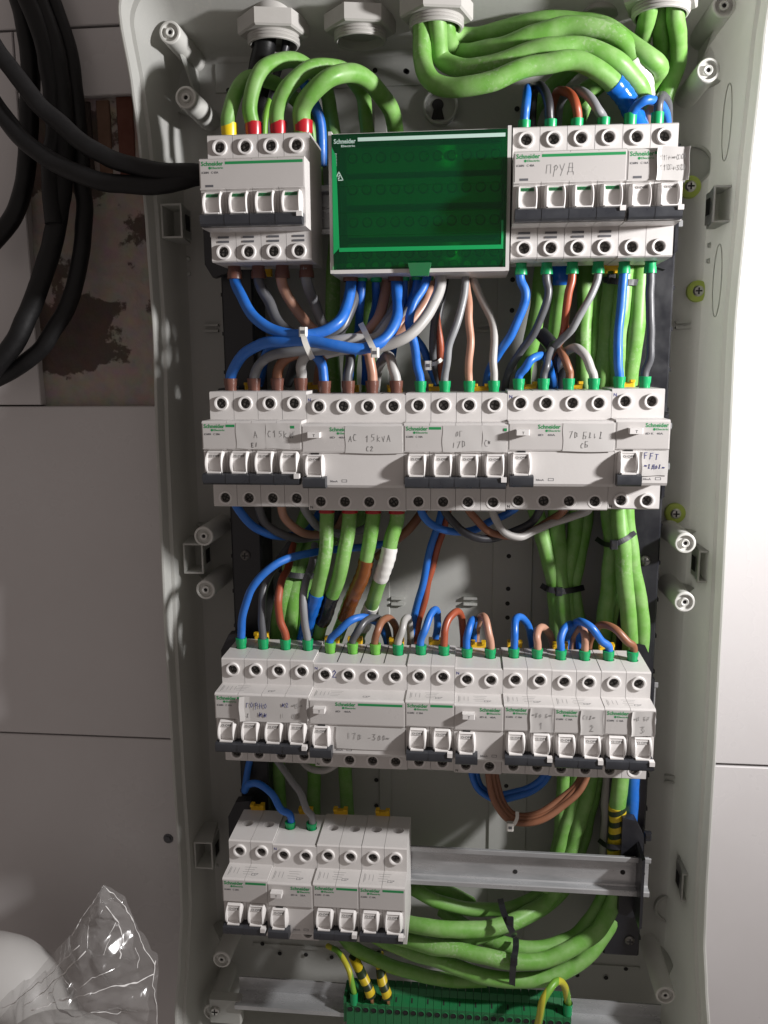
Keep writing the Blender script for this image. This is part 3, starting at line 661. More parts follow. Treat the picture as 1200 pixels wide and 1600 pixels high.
for k_ in ('1a', '1b'):
    for i in range(4):
        mb = MB(); mb.box(18 * i + 5, 18 * i + 13, -.5, .3, -26.4, -25); mb.box(18 * i + 5, 18 * i + 13, -.5, .3, -29.4, -28); link('marking_slot', mb.mesh('marking_slot', 'print_grey'), DEV[k_][0])
# second row
device('2a', 2, X[2], 4, False, .8, 'four-pole breaker at the left end of the second row', code='iC60N   C 20A', stripe=(17.5, 24), clips=(20, 70))
device('2b', 2, X[2] + 72, 4, True, -1.4, 'four-pole residual current breaker labelled 15 kVA in the second row', code='iID   40A', logo=20, test=5, clips=(26, 60))
device('2c', 2, X[2] + 144, 4, False, -.8, 'four-pole breaker in the middle of the second row', code='iC60N   C 10A', stripe=(17.5, 26), clips=(20, 54))
device('2d', 2, X[2] + 216, 4, True, .6, 'four-pole residual current breaker with label 7D, right of middle in second row', code='iID   40A', logo=20, test=5, clips=(18, 52))
device('2e', 2, X[2] + 288, 2, True, 1.7, 'two-pole residual current breaker at the right end of the second row', code='iID K   40A', logo=19.5, test=8, clips=(18,), ringlow=True)
s_ = sticker('2a', 25, 46, 3, 20.9, label='pencilled paper label'); hand(s_, 'A', 38, 11, 5); hand(s_, 'EI', 36, 4.2, 3.2, mt='print_dark')
s_ = sticker('2a', 46.3, 63, 3, 20.9, label='pencilled paper label'); hand(s_, 'C15kW', 48, 11, 4.6, wd=.4)
mb = MB(); mb.box(64, 67, -21.05, -20.9, 17.3, 19.2); link('stripe', mb.mesh('stripe', 'print_green'), DEV['2a'][0])
s_ = sticker('2b', 31, 71, 2.2, 21, label='pencilled paper label'); hand(s_, 'AC  15kVA', 33.5, 10.4, 4.6); hand(s_, 'C2', 46, 3.6, 3.2)
s_ = sticker('2c', 27, 54, 3, 20.9, label='pencilled paper label'); hand(s_, '0Г', 36, 13.5, 3.6, wd=.35); hand(s_, 'I7D', 34, 6, 4.0, wd=.4)
s_ = sticker('2c', 54.4, 70.5, 3, 20.9, label='pencilled paper label'); hand(s_, 'C4', 56, 7, 4.2, wd=.4); hand(s_, '#', 58.5, 8, 3.2, wd=.4)
mb = MB(); mb.box(69, 71, -21.5, -20.9, 17.3, 19.2); link('stripe', mb.mesh('stripe', 'print_green'), DEV['2c'][0])
s_ = sticker('2d', 37, 71, 2, 21, label='pencilled paper label'); hand(s_, '7D Бlil', 41, 11, 4.4); hand(s_, 'CБ', 49, 4.6, 3.8)
s_ = sticker('2e', 18.5, 35.6, -15.5, 1.4, -20.3, label='paper label inked with two lines'); hand(s_, 'FFT', 19.8, -4.2, 4.2, -20.6, 'ink_blue', .45, -.05); hand(s_, '~lДОl~', 20, -10.2, 2.9, -20.6, 'ink_blue', .4, -.06)
# third row
device('3a', 3, X[3], 4, False, 1.4, 'four-pole breaker at the left end of the third row, with curled label', code='iC60N   C 10A', stripe=(17.5, 22), clips=(20,), fine=True)
device('3b', 3, X[3] + 72, 4, True, -.5, 'four-pole residual current breaker with a blue 2 in the third row', code='iID   40A', logo=20, stripe=(37, 70), test=4, clips=(7, 26, 60), fine=True)
device('3c', 3, X[3] + 144, 2, False, .4, 'two-pole breaker with plain green stripe, middle of the third row', code='iC60N   C 20A', stripe=(18.6, 35), clips=(20,), fine=True)
device('3d', 3, X[3] + 180, 2, True, -1.0, 'two-pole residual current breaker in the third row', code='iID K   40A', logo=18.6, test=6, clips=(18,), fine=True)
device('3e', 3, X[3] + 216, 2, False, -.1, 'two-pole breaker with pencilled label one in the third row', 'numbered two-pole breakers', code='iC60N   C 10A', clips=(11,), fine=True)
device('3f', 3, X[3] + 252, 2, False, -.5, 'two-pole breaker with pencilled label two in the third row', 'numbered two-pole breakers', code='iC60N   C 10A', clips=(11,), fine=True)
device('3g', 3, X[3] + 288, 2, False, -.2, 'two-pole breaker with pencilled label three at the right end of the third row', 'numbered two-pole breakers', code='iC60N   C 10A', clips=(11,), fine=True)
s_ = sticker('3a', 19.5, 71, 1.2, 20.6, -21.4, 'curled paper label with blue and pencil writing', 2.2, .4)
hand(s_, 'ГОРНО', 24.5, 12.2, 4.2, -21.9, 'ink_blue', .45); hand(s_, '#2', 52, 13.5, 3.6, -21.9, 'ink_blue', .5); hand(s_, '~E~', 60, 13.5, 3.2, -21.9, wd=.35); hand(s_, '##', 34, 4.5, 4.4, -21.9, 'ink_blue', .6); hand(s_, 'ТI', 48, 5, 4, -21.9, wd=.35); hand(s_, 'C5', 60, 5.2, 4, -21.9, wd=.35); hand(s_, '~l', 22, 4.2, 3.6, -21.9, wd=.35)
hand(DEV['3b'][0], '2', 14.6, 31.2, 5.6, -.05, 'ink_blue', .8)
s_ = sticker('3b', 20, 71.4, -16.5, .8, -20.1, 'paper label with pencilled 300mA'); hand(s_, 'I7DА-300mА', 29, -8.6, 4.4, -20.5, wd=.4); hand(s_, '~А', 58, -8.4, 3.6, -20.5, wd=.4)
for k_, nn, aa in (('3e', '1', '~lОАБ~'), ('3f', '2', 'CIl~'), ('3g', '3', '~l4БF')):
    s_ = sticker(k_, 19, 35.4, 2.2, 21, -21.3, 'paper label with pencilled ' + nn, 1.0 if nn == '3' else .3); hand(s_, aa, 20.5, 14.2, 3.0, -21.7, wd=.33); hand(s_, nn, 26, 5.2, 4.8, -21.7, wd=.42)
# fourth row
device('4a', 4, X[4], 2, False, .5, 'two-pole breaker at the left end of the lowest row', code='iC60N   C 20A', stripe=(18.6, 35), clips=(12,), fine=True)
device('4b', 4, X[4] + 36, 2, True, -1.2, 'two-pole residual current breaker with two wires in the lowest row', code='iID K   25A', logo=18.6, test=3.5, clips=(18,), fine=True)
device('4c', 4, X[4] + 72, 2, False, .2, 'two-pole breaker in the lowest row, second from the bare rail', code='iC60N   C 10A', stripe=(18.6, 35), clips=(12,), fine=True)
device('4d', 4, X[4] + 108, 2, False, .6, 'two-pole breaker in the lowest row, next to the bare rail', code='iC60N   C 10A', stripe=(18.6, 35), clips=(12,), fine=True)

# ------------------------------------------------------------------ distribution block with green cover
bx0, bx1, bz0, bz1 = 85.6, 208.9, -51.0, 40.6
db = tag(empty('distribution_block', (147, 44, -5)), 'power distribution block under a clear dark green cover in the top row', 'distribution block')
m_ = MB(); m_.box(bx0 + 1, bx1 - 1, 30, 46, bz0 + 2, bz1 - 1); m_.box(bx0, bx0 + 2.4, -4, 44, bz0, bz1 + 1.5); m_.box(bx1 - 2.4, bx1, -4, 44, bz0, bz1 + 1.5); m_.box(bx0 + 2.4, bx1 - 2.4, -4, 44, bz0 - .2, bz0 + 2.4); m_.box(bx0 + 2.4, bx1 - 2.4, 2, 44, bz1 - .8, bz1 + 1.4)
piece('housing', m_, 'plastic', db)
for t in range(4):
    zc = bz1 - 14 - 21.5 * t; m_ = MB(); m_.box(bx0 + 9, bx1 - 5, 12 - 2 * (t % 2), 30, zc - 8.5, zc + 8.5, 1.2); tb = piece('terminal_bar', m_, 'dark_base', db)
    for i in range(11):
        x = bx0 + 14.5 + i * 9.9; q = MB(); q.lathe([(0, -1.2), (2.8, -1.2), (3.6, -.4), (3.6, 1)], (x, 12 - 2 * (t % 2) - .2, zc + 1.5), (0, 1, 0), 14); piece('bar_screw', q, 'brass', tb)
m_ = MB(); m_.box(bx0 + 4, bx1 - 4, 8, 29, bz0 + 2.6, bz0 + 8, .5); tb = piece('terminal_bar', m_, 'plastic', db)
for i in range(12):
    x = bx0 + 12 + i * 9.2; q = MB(); q.lathe([(0, -1.2), (2.4, -1.2), (3.2, -.4), (3.2, 1)], (x, 7.8, bz0 + 6), (0, 1, 0), 12); piece('bar_screw', q, 'nickel', tb)
m_ = MB(); cx0, cx1, cz0, cz1, y0, y1 = bx0 + 2.6, bx1 - 2.6, bz0 + 2.6, bz1 - 1, -6.5, 20
for (a, b, c, d_, e, f_) in ((cx0, cx1, y0, y0 + 1.6, cz0 + 11, cz1), (cx0, cx0 + 1.6, y0 + 1.6, y1, cz0, cz1), (cx1 - 1.6, cx1, y0 + 1.6, y1, cz0, cz1), (cx0 + 1.6, cx1 - 1.6, y0 + 1.6, y1, cz1 - 1.6, cz1)): m_.box(a, b, c, d_, e, f_)
m_._prism([(cx0, y0, cz0 + 11), (cx1, y0, cz0 + 11), (cx1, y0 + 1.6, cz0 + 11), (cx0, y0 + 1.6, cz0 + 11)], [(cx0, y0 + 3, cz0), (cx1, y0 + 3, cz0), (cx1, y0 + 4.6, cz0), (cx0, y0 + 4.6, cz0)])
m_.box(cx0 + 1.6, cx1 - 1.6, y0 + 4.6, y1, cz0, cz0 + 1.6)
cov = piece('cover', m_, 'green_cover', db, smooth=False)
m_ = MB(); m_._prism([(cx0 + .2, y0 - .3, cz0 + 10), (cx0 + 4.4, y0 - .3, cz0 + 14), (cx0 + 3, y0 - .3, cz1 - 14), (cx0 + .2, y0 - .3, cz1 - 8)], [(cx0 + .2, y0 - .02, cz0 + 10), (cx0 + 4.4, y0 - .02, cz0 + 14), (cx0 + 3, y0 - .02, cz1 - 14), (cx0 + .2, y0 - .02, cz1 - 8)]); piece('edge_glow_strip', m_, 'edge_glow_green', cov, smooth=False)  # flat strips on the cover face, painting the glow of its edges
m_ = MB(); m_.box(cx0 + 4, cx1 - 3, y0 - .4, y0 - .02, cz0 + 11.5, cz0 + 14.2, .1); piece('edge_glow_strip', m_, 'edge_glow_green', cov, smooth=False)
m_ = MB(); m_.box(cx1 - 3.2, cx1 - 1.8, y0 - .4, y0 - .02, cz0 + 11.5, cz0 + 30, .1); piece('edge_glow_strip', m_, 'edge_glow_green', cov, smooth=False)
m_ = MB(); m_.prism_y([(140, cz0 + 3.2), (156, cz0 + 3.2), (154, cz0 - 5.5), (142, cz0 - 5.5)], -8.6, -3); piece('cover_latch', m_, 'terminal_green', db)
for zz in (26, 9, -6, -17): m_ = MB(); m_.box(cx0 + 1, cx1 - 1, y0 - .25, y0 - .02, cz0 + 11 + zz + 17, cz0 + 11.3 + zz + 17); piece('cover_ridge', m_, 'green_cover', cov)
lw = db.location / S
text('lettering', 'Schneider', 4.1, 'print_pale', cov, (cx0 + 1.6 - lw.x, y0 - .12 - lw.y, cz1 - 6 - lw.z), 15, .08); text('lettering', 'Electric', 1.9, 'print_pale', cov, (cx0 + 6.6 - lw.x, y0 - .12 - lw.y, cz1 - 8.3 - lw.z), 9.5, .03)
m_ = MB(); m_.box(cx0 + 18, cx1 - 1.5, y0 - .16, y0 - .05, cz1 - 5.0, cz1 - 2.6); piece('stripe', m_, 'print_pale', cov)
m_ = MB(); tx, tz = cx0 + 2, cz1 - 29.5; m_.ribbon([(tx, tz), (tx + 5.6, tz), (tx + 2.8, tz + 5.4), (tx, tz), (tx + 2, tz)], .6, y0 - .14, y0 - .05); m_.ribbon([(tx + 3.6, tz + 3.4), (tx + 2.2, tz + 2.2), (tx + 3.4, tz + 2.0), (tx + 2.2, tz + .8)], .6, y0 - .14, y0 - .05); piece('warning_mark', m_, 'print_pale', cov)
m_ = MB()
for i in range(9): m_.ribbon([(cx0 + 2.2, cz1 - 20 + i * .95), (cx0 + 3.4, cz1 - 20 + i * .95 + .2 * (i % 2))], .3, y0 - .14, y0 - .05)
piece('fine_print', m_, 'print_pale', cov)

# ------------------------------------------------------------------ wires
def catmull(P, n=9):
    P = [Vector(p) for p in P]; out = []; m = len(P)
    for i in range(m - 1):
        p0 = P[i - 1] if i else P[0] * 2 - P[1]; p1, p2 = P[i], P[i + 1]; p3 = P[i + 2] if i + 2 < m else P[-1] * 2 - P[-2]
        d1 = max((p1 - p0).length, 1e-3) ** .5; d2 = max((p2 - p1).length, 1e-3) ** .5; d3 = max((p3 - p2).length, 1e-3) ** .5
        m1 = (p1 - p0) / d1 - (p2 - p0) / (d1 + d2) + (p2 - p1) / d2; m2 = (p2 - p1) / d2 - (p3 - p1) / (d2 + d3) + (p3 - p2) / d3
        m1 *= d2; m2 *= d2
        for k in range(n):
            t = k / n; out.append(p1 * (2 * t ** 3 - 3 * t * t + 1) + m1 * (t ** 3 - 2 * t * t + t) + p2 * (-2 * t ** 3 + 3 * t * t) + m2 * (t ** 3 - t * t))
    out.append(P[-1]); return out
def term(key, k, side):
    d, x0, z, n = DEV[key]; return Vector((x0 + 18 * k + 9, 25.7, z + (42.5 if side == 't' else -42.5)))
WIRES = 'wires between the breakers'; CABLES = 'green cables in the box'
def wire(color, r, pts, label, name='wire', cat='wire', group=WIRES, caps=None, tapes=(), sides=12, capr=None, caplen=9):
    """pts: terminals ('key', pole, 't'|'b') or (u, v, depth)"""
    P = []; ends = []
    for i, p in enumerate(pts):
        if isinstance(p[0], str):
            q = term(*p); s = 1 if p[2] == 't' else -1; e_ = 11 if (caps and caps[len(ends)]) else 2.5; a, b = q - Vector((0, 0, 5 * s)), q + Vector((0, 0, e_ * s))
            P += [a, b] if i == 0 else [b, a]; ends.append((q, s))
        elif len(p) == 4: P.append(Vector(p[:3]))
        else: P.append(at(*p))
    path = catmull(P); nn_ = len(path); sd = len(label) * 1.7
    path = [q + Vector((noise.noise(q * .045 + Vector((sd, 0, 0))), noise.noise(q * .045 + Vector((0, sd, 5))), noise.noise(q * .045 + Vector((3, 0, sd))))) * min(1, i / 12) * min(1, (nn_ - 1 - i) / 12) * 1.5 for i, q in enumerate(path)]
    r = r * (.93 if r < 4.6 else 1); rs = [r * (1 + .035 * noise.noise(q * .09 + Vector((sd, 1, 2)))) for q in path]
    base = path[-1] if path[-1].z < path[0].z else path[0]
    o = solo(name, MB().tube(path, rs, sides), color, base, label, cat, group)
    for (q, s), cm in zip(ends, caps or []):
        if not cm: continue
        R = capr or r * 1.32; m_ = MB(); m_.lathe([(R * .86, -4 * s), (R * .9, caplen * .35 * s), (R, caplen * .5 * s), (R * 1.04, caplen * s), (r * 1.0, caplen * 1.02 * s)], q, (0, 0, 1), 18); piece('ferrule', m_, cm, o)
    for (t0, t1, tm) in tapes:
        i0, i1 = int(t0 * 9), int(t1 * 9); m_ = MB(); seg = path[i0:i1 + 1]
        rr = [r + .55 + .22 * math.sin(k * 2.1) for k in range(len(seg))]; m_.tube(seg, rr, 16); piece('tape', m_, tm, o)
    return o
G = 'green_sheath'; GC, BC = 'green_cap', 'brown_cap'
def cable(r, pts, label, **k): return wire(G, r, pts, label, 'green_cable', 'cable', CABLES, sides=16, **k)

# --- top left: four thick green cables into the breaker
cable(5.3, [('1a', 0, 't'), (358, 185, 24), (368, 148, 28), (390, 122, 40), (420, 127, 58), (447, 143, 72), (470, 165, 86), (487, 215, 95), (500, 330, 98)], 'green cable with a yellow cap on the top left breaker', caps=['yellow_cap'], capr=5.9, caplen=14)
cable(5.6, [('1a', 1, 't'), (391, 170, 22), (398, 130, 20), (420, 101, 28), (446, 93, 40), (480, 104, 58), (505, 132, 76), (520, 190, 92), (528, 330, 99)], 'green cable with a red cap on second pole of the top left breaker', caps=['red_cap'], capr=6.0, caplen=14)
cable(5.6, [('1a', 2, 't'), (434, 170, 22), (449, 135, 18), (478, 110, 24), (510, 103, 36), (545, 115, 56), (566, 150, 76), (575, 230, 92), (578, 340, 99)], 'green cable with a red cap on third pole of the top left breaker', caps=['red_cap'], capr=6.0, caplen=14)
cable(6.4, [('1a', 3, 't'), (472, 170, 22), (486, 143, 16), (515, 120, 16), (550, 116, 28), (588, 137, 48), (610, 172, 66), (620, 215, 80), (622, 330, 92)], 'thick green cable with a red cap arching from the top left breaker rightwards', caps=['red_cap'], capr=6.6, caplen=14)
ga, gc, gd = GL['a'], GL['c'], GL['d']
p = [(ga.x + -7, ga.y + 0, 150, 0), (ga.x + -7, ga.y + 0, 124, 0), (405, 115, 76), (407, 140, 79), (412, 190, 86), (420, 300, 90)]
wire('rubber', 8.5, p, 'black sheathed cable dropping from the left cable gland', 'black_cable', 'cable', None, sides=16)
wire('black_wire', 3.2, [(ga.x + 8, ga.y + 3, 150, 0), (ga.x + 8, ga.y + 3, 124, 0), (434, 110, 70), (425, 150, 66), (410, 200, 66), (405, 260, 70)], 'thin black wire beside the black cable under the left gland')
wire('earth_wire', 2.6, [(424, 150, 66), (416, 180, 60), (412, 230, 60)], 'green and yellow earth wire behind the top left breaker')
wire('blue', 4.5, [(470, 120, 70), (490, 160, 76), (500, 190, 80), (503, 260, 85)], 'dark blue wire behind the right end of the top left breaker')
# --- bundle sweeping right from the third gland
cable(6.7, [(gc.x + -10, gc.y + -6, 150, 0), (gc.x + -10, gc.y + -6, 124, 0), (659, 97, 40), (676, 127, 28), (712, 138, 22), (768, 126, 18), (837, 101, 20), (892, 95, 22), (936, 110, 26), (965, 135, 32), (983, 163, 40), (1000, 205, 54), (1005, 300, 80)], 'thick green cable with blue tape, lowest of the sweeping bundle', tapes=[(8.8, 10.9, 'blue_tape')])
cable(6.7, [(gc.x + 0, gc.y + -11, 150, 0), (gc.x + 0, gc.y + -11, 124, 0), (690, 90, 48), (722, 108, 40), (782, 98, 32), (850, 76, 30), (905, 72, 32), (955, 93, 34), (990, 125, 42), (1006, 160, 54), (1010, 230, 72), (1005, 330, 85)], 'thick green cable, second lowest of the sweeping bundle')
cable(6.7, [(gc.x + 7, gc.y + -2, 150, 0), (gc.x + 7, gc.y + -2, 124, 0), (712, 80, 62), (765, 78, 50), (835, 55, 42), (890, 42, 40), (945, 48, 38), (983, 75, 40), (1001, 110, 48), (1008, 160, 60), (1012, 240, 80), (1012, 340, 88)], 'thick green cable with white tape in the sweeping bundle', tapes=[(7.35, 9.2, 'white_tape')])
cable(6.5, [(gc.x + 8, gc.y + 8, 150, 0), (gc.x + 8, gc.y + 8, 124, 0), (745, 56, 72), (820, 37, 62), (876, 30, 56), (930, 37, 50), (980, 64, 42), (1015, 90, 40), (1030, 104, 48), (1025, 118, 62), (1000, 160, 82), (985, 300, 96)], 'thick green cable topmost in the sweeping bundle, turning back at its end')
cable(6.2, [(gd.x + -9, gd.y + -4, 150, 0), (gd.x + -9, gd.y + -4, 124, 0), (995, 78, 78), (965, 110, 86), (920, 150, 94), (890, 240, 98), (880, 400, 98)], 'green cable leaving the right gland towards the left')
cable(6.2, [(gd.x + 9, gd.y + -3, 150, 0), (gd.x + 9, gd.y + -3, 124, 0), (1058, 95, 74), (1040, 150, 80), (1028, 200, 84), (1015, 330, 90)], 'green cable dropping from the right side of the top right gland')
cable(6.2, [(gd.x + 1, gd.y + 7, 150, 0), (gd.x + 1, gd.y + 7, 124, 0), (1033, 110, 90), (1015, 200, 98), (985, 340, 100)], 'green cable at the back under the top right gland')
cable(6.4, [(905, 95, 80), (870, 128, 84), (838, 165, 90), (820, 230, 98), (815, 340, 100)], 'dark green cable in shade behind the left of the ПРУД breaker')
cable(6.4, [(960, 120, 84), (925, 135, 86), (890, 165, 90), (868, 230, 96), (860, 340, 100)], 'dark green cable in shade behind the middle of the ПРУД breaker')
# --- top right wires
wire('blue', 3.4, [('1b', 0, 't'), (822, 165, 24), (823, 143, 34), (826, 142, 52), (829, 175, 70), (832, 260, 84)], 'blue wire on top of first pole of the ПРУД breaker', caps=[GC], capr=4.2, caplen=10.5)
wire('black_wire', 3.6, [('1b', 1, 't'), (859, 165, 24), (852, 146, 28), (842, 136, 38), (834, 146, 54), (831, 190, 70), (830, 260, 84)], 'black looped wire on top of second pole of the ПРУД breaker', caps=[GC], capr=4.2, caplen=10.5)
wire('red_brown', 3.4, [('1b', 2, 't'), (899, 166, 24), (891, 148, 30), (878, 141, 44), (866, 155, 62), (858, 200, 78), (856, 280, 90)], 'red brown wire on top of third pole of the ПРУД breaker', caps=[GC], capr=4.2, caplen=10.5)
wire('grey', 3.4, [('1b', 3, 't'), (934, 170, 24), (921, 154, 28), (905, 143, 38), (888, 143, 56), (874, 165, 74), (868, 260, 90)], 'grey wire on top of fourth pole of the ПРУД breaker', caps=[GC], capr=4.2, caplen=10.5)
wire('blue', 3.4, [('1c', 0, 't'), (993, 166, 22), (1006, 157, 20), (1022, 157, 26), (1035, 166, 42), (1041, 192, 60), (1042, 260, 78)], 'blue wire arching over the top right two-pole breaker', caps=[GC], capr=4.2, caplen=13)
wire('dark_grey', 3.3, [('1c', 1, 't'), (1030, 160, 24), (1034, 151, 32), (1041, 157, 46), (1045, 190, 62), (1045, 270, 78)], 'dark grey wire looping over the last pole at top right', caps=[GC], capr=4.2, caplen=13)
wire('pink_brown', 5.0, [(1004, 150, 56), (1014, 172, 54), (1016, 205, 58), (1016, 280, 70)], 'short brown core between the two top right ferrules')
# --- between first and second row, left bundle
wire('blue', 4.3, [('1a', 0, 'b'), (378, 465, 16), (402, 500, 4), (445, 521, -2), (490, 523, -2), (525, 505, 2), (542, 475, 14), (548, 440, 22), (549, 415, 24)], 'upper thick blue wire curving from the top left breaker to the green cover', caps=[BC], capr=5.4)
m_ = MB(); c = at(548, 440, 22); m_.lathe([(5.6, 0), (5.4, 9)], c, (0, 0, 1), 18); solo('ferrule', m_, BC, c, 'brown end cap over the upper thick blue wire at the green cover', 'end cap', 'end caps at the green cover')
wire('dark_grey', 4.3, [('1a', 1, 'b'), (418, 470, 28), (438, 507, 22), (480, 530, 14), (525, 520, 14), (548, 485, 22), (556, 440, 34), (557, 415, 36)], 'dark grey wire curving under the top left breaker behind the thick blue one', caps=[BC], capr=5.4)
wire('pink_brown', 4.3, [('1a', 2, 'b'), (456, 470, 34), (476, 500, 32), (508, 527, 26), (555, 530, 20), (585, 508, 24), (600, 475, 34), (604, 440, 40), (604, 415, 42)], 'brown wire curving from third pole of the top left breaker', caps=[BC], capr=5.4)
wire('grey', 4.3, [('1a', 3, 'b'), (492, 475, 40), (508, 508, 38), (540, 530, 30), (580, 522, 24), (610, 495, 28), (622, 460, 42), (624, 415, 48)], 'grey wire curving from fourth pole of the top left breaker', caps=[BC], capr=5.4)
wire('blue', 4.4, [('2a', 0, 't'), (370, 568, 20), (388, 547, 10), (420, 534, 0), (470, 532, -6), (520, 540, -8), (570, 545, -6), (604, 528, 0), (621, 490, 12), (620, 450, 22), (617, 415, 26)], 'lower thick blue wire from the second row left breaker to the green cover', caps=[BC], capr=5.0, caplen=9)
m_ = MB(); c = at(618, 440, 23); m_.lathe([(5.6, 0), (5.4, 9)], c, (0, 0, 1), 18); solo('ferrule', m_, BC, c, 'brown end cap over the lower thick blue wire at the green cover', 'end cap', 'end caps at the green cover')
wire('grey', 4.0, [('2a', 1, 't'), (402, 573, 24), (420, 558, 20), (450, 549, 14), (500, 549, 10), (550, 541, 10), (600, 520, 18), (640, 480, 34), (650, 420, 44)], 'grey wire from second pole of the second row left breaker', caps=[BC], capr=5.0, caplen=9)
wire('brown', 4.2, [('2a', 2, 't'), (437, 573, 24), (452, 556, 20), (485, 549, 16), (540, 547, 16), (590, 530, 18), (630, 500, 28), (660, 460, 44), (672, 410, 52)], 'brown wire from third pole of the second row left breaker', caps=[BC], capr=5.0, caplen=9)
wire('light_grey', 4.2, [('2a', 3, 't'), (469, 573, 22), (480, 553, 14), (505, 536, 8), (545, 529, 6), (585, 528, 8), (612, 502, 22), (626, 465, 40), (632, 410, 50)], 'light grey wire from fourth pole of the second row left breaker', caps=[BC], capr=5.0, caplen=9)
wire('blue', 3.9, [('2b', 0, 't'), (503, 573, 26), (495, 558, 22), (480, 546, 22), (450, 540, 34), (420, 545, 52), (405, 600, 70)], 'pale blue wire on first pole of the 15 kVA breaker', caps=[BC], capr=4.9, caplen=9)
wire('dark_grey', 4.0, [('2b', 1, 't'), (547, 568, 28), (546, 553, 30), (535, 544, 26), (500, 545, 26), (470, 552, 40), (450, 600, 66)], 'dark grey wire on second pole of the 15 kVA breaker', caps=[BC], capr=4.9, caplen=9)
wire('pink_brown', 4.0, [('2b', 2, 't'), (578, 566, 26), (574, 552, 26), (560, 545, 24), (530, 544, 28), (505, 560, 46), (495, 610, 66)], 'brown wire on third pole of the 15 kVA breaker', caps=[BC], capr=4.9, caplen=9)
wire('light_grey', 4.0, [('2b', 3, 't'), (614, 575, 26), (610, 559, 30), (603, 556, 44), (592, 575, 58), (585, 620, 66)], 'short light grey wire hooked behind fourth pole of the 15 kVA breaker', caps=[BC], capr=4.9, caplen=9)
wire('light_grey', 4.4, [(510, 552, 14), (545, 545, 8), (590, 541, 2), (628, 530, 0), (655, 508, 4), (676, 480, 10), (687, 450, 18), (690, 410, 24)], 'light grey thick wire rising to the right of the cover latch')
wire('pink_brown', 3.8, [(560, 548, 28), (605, 530, 26), (640, 505, 26), (665, 470, 34), (675, 410, 46)], 'brown wire rising behind the light grey one at the cover')
wire('blue', 3.3, [(565, 415, 30), (565, 445, 28), (564, 480, 30), (560, 510, 38), (548, 570, 60), (545, 620, 70)], 'blue wire dropping from the first green ferrule of the cover')
wire('blue', 3.3, [(588, 415, 34), (588, 445, 36), (586, 480, 44), (575, 530, 58), (570, 600, 70)], 'blue wire dropping from the second green ferrule of the cover')
wire('blue', 3.3, [(630, 415, 30), (631, 445, 30), (629, 478, 36), (622, 505, 46), (612, 560, 66)], 'blue wire dropping from the third green ferrule of the cover')
wire('blue', 3.3, [(652, 415, 30), (651, 445, 28), (641, 475, 32), (636, 505, 42), (660, 545, 48), (676, 580, 50), (688, 620, 56)], 'dark blue wire under the cover latch running down to the small white tie')
for (u, v, i) in ((565, 436, 'first'), (588, 436, 'second'), (631, 435, 'third'), (652, 434, 'fourth'), (669, 434, 'fifth')):
    c = at(u, v + 4, 27); m_ = MB(); m_.lathe([(4.0, 0), (4.3, 4), (4.3, 9), (3.4, 9.2)], c, (0, 0, 1), 18); solo('ferrule', m_, GC, c, 'green ferrule under the green cover, %s from the left' % i, 'ferrule', 'green ferrules under the green cover')
wire('blue', 3.5, [('2c', 0, 't'), (652, 570, 22), (646, 535, 16), (640, 503, 12), (648, 475, 12), (662, 452, 18), (669, 430, 24), (670, 415, 26)], 'light blue wire from first pole of the middle breaker to the cover latch', caps=[GC], capr=4.3, caplen=8)
wire('grey', 3.1, [('2c', 1, 't'), (698, 570, 24), (704, 535, 22), (716, 495, 24), (726, 460, 28), (728, 415, 32)], 'grey wire from second pole of the middle breaker up to the cover', caps=[GC], capr=4.3, caplen=8)
wire('pink_brown', 3.1, [('2c', 2, 't'), (734, 570, 24), (735, 530, 24), (733, 490, 28), (729, 455, 36), (728, 415, 44)], 'pinkish brown wire from third pole of the middle breaker up to the cover', caps=[GC], capr=4.3, caplen=8)
wire('light_grey', 3.1, [('2c', 3, 't'), (770, 565, 25), (773, 535, 28), (768, 503, 34), (753, 465, 40), (740, 435, 42), (735, 410, 44)], 'light grey wire from fourth pole of the middle breaker up to the cover', caps=[GC], capr=4.3, caplen=8)
wire('dark_grey', 3.0, [(693, 415, 44), (688, 460, 40), (677, 510, 40), (676, 550, 42), (683, 590, 50), (688, 625, 58)], 'grey wire held by the small white tie below the cover')
wire('red_brown', 3.0, [(676, 415, 52), (680, 470, 46), (685, 520, 42), (688, 560, 44), (692, 600, 52), (694, 630, 58)], 'red brown wire held by the small white tie below the cover')
wire('black_wire', 3.0, [(700, 415, 52), (692, 460, 48), (683, 520, 46), (683, 560, 48), (688, 600, 54), (690, 630, 58)], 'black wire held by the small white tie below the cover')
# --- right half between first and second row
wire('blue', 3.5, [('1b', 0, 'b'), (822, 455, 25), (817, 485, 26), (800, 520, 28), (780, 550, 34), (765, 580, 46), (757, 620, 58)], 'blue wire from below first pole of the ПРУД breaker sweeping left', caps=[GC], capr=4.3, caplen=8)
wire('dark_grey', 3.1, [('1b', 1, 'b'), (857, 455, 25), (851, 485, 26), (835, 520, 28), (812, 552, 36), (795, 580, 46), (788, 620, 58)], 'black wire from below second pole of the ПРУД breaker sweeping left', caps=[GC], capr=4.3, caplen=8)
wire('red_brown', 3.2, [('1b', 2, 'b'), (890, 455, 25), (886, 490, 27), (878, 522, 34), (866, 545, 48), (850, 580, 64), (845, 630, 74)], 'red brown wire from below third pole of the ПРУД breaker', caps=[GC], capr=4.3, caplen=8)
wire('grey', 3.0, [('1b', 3, 'b'), (929, 450, 24), (915, 480, 22), (895, 510, 24), (872, 536, 34), (856, 560, 50), (848, 620, 66)], 'grey wire from below fourth pole of the ПРУД breaker sweeping left', caps=[GC], capr=4.3, caplen=8)
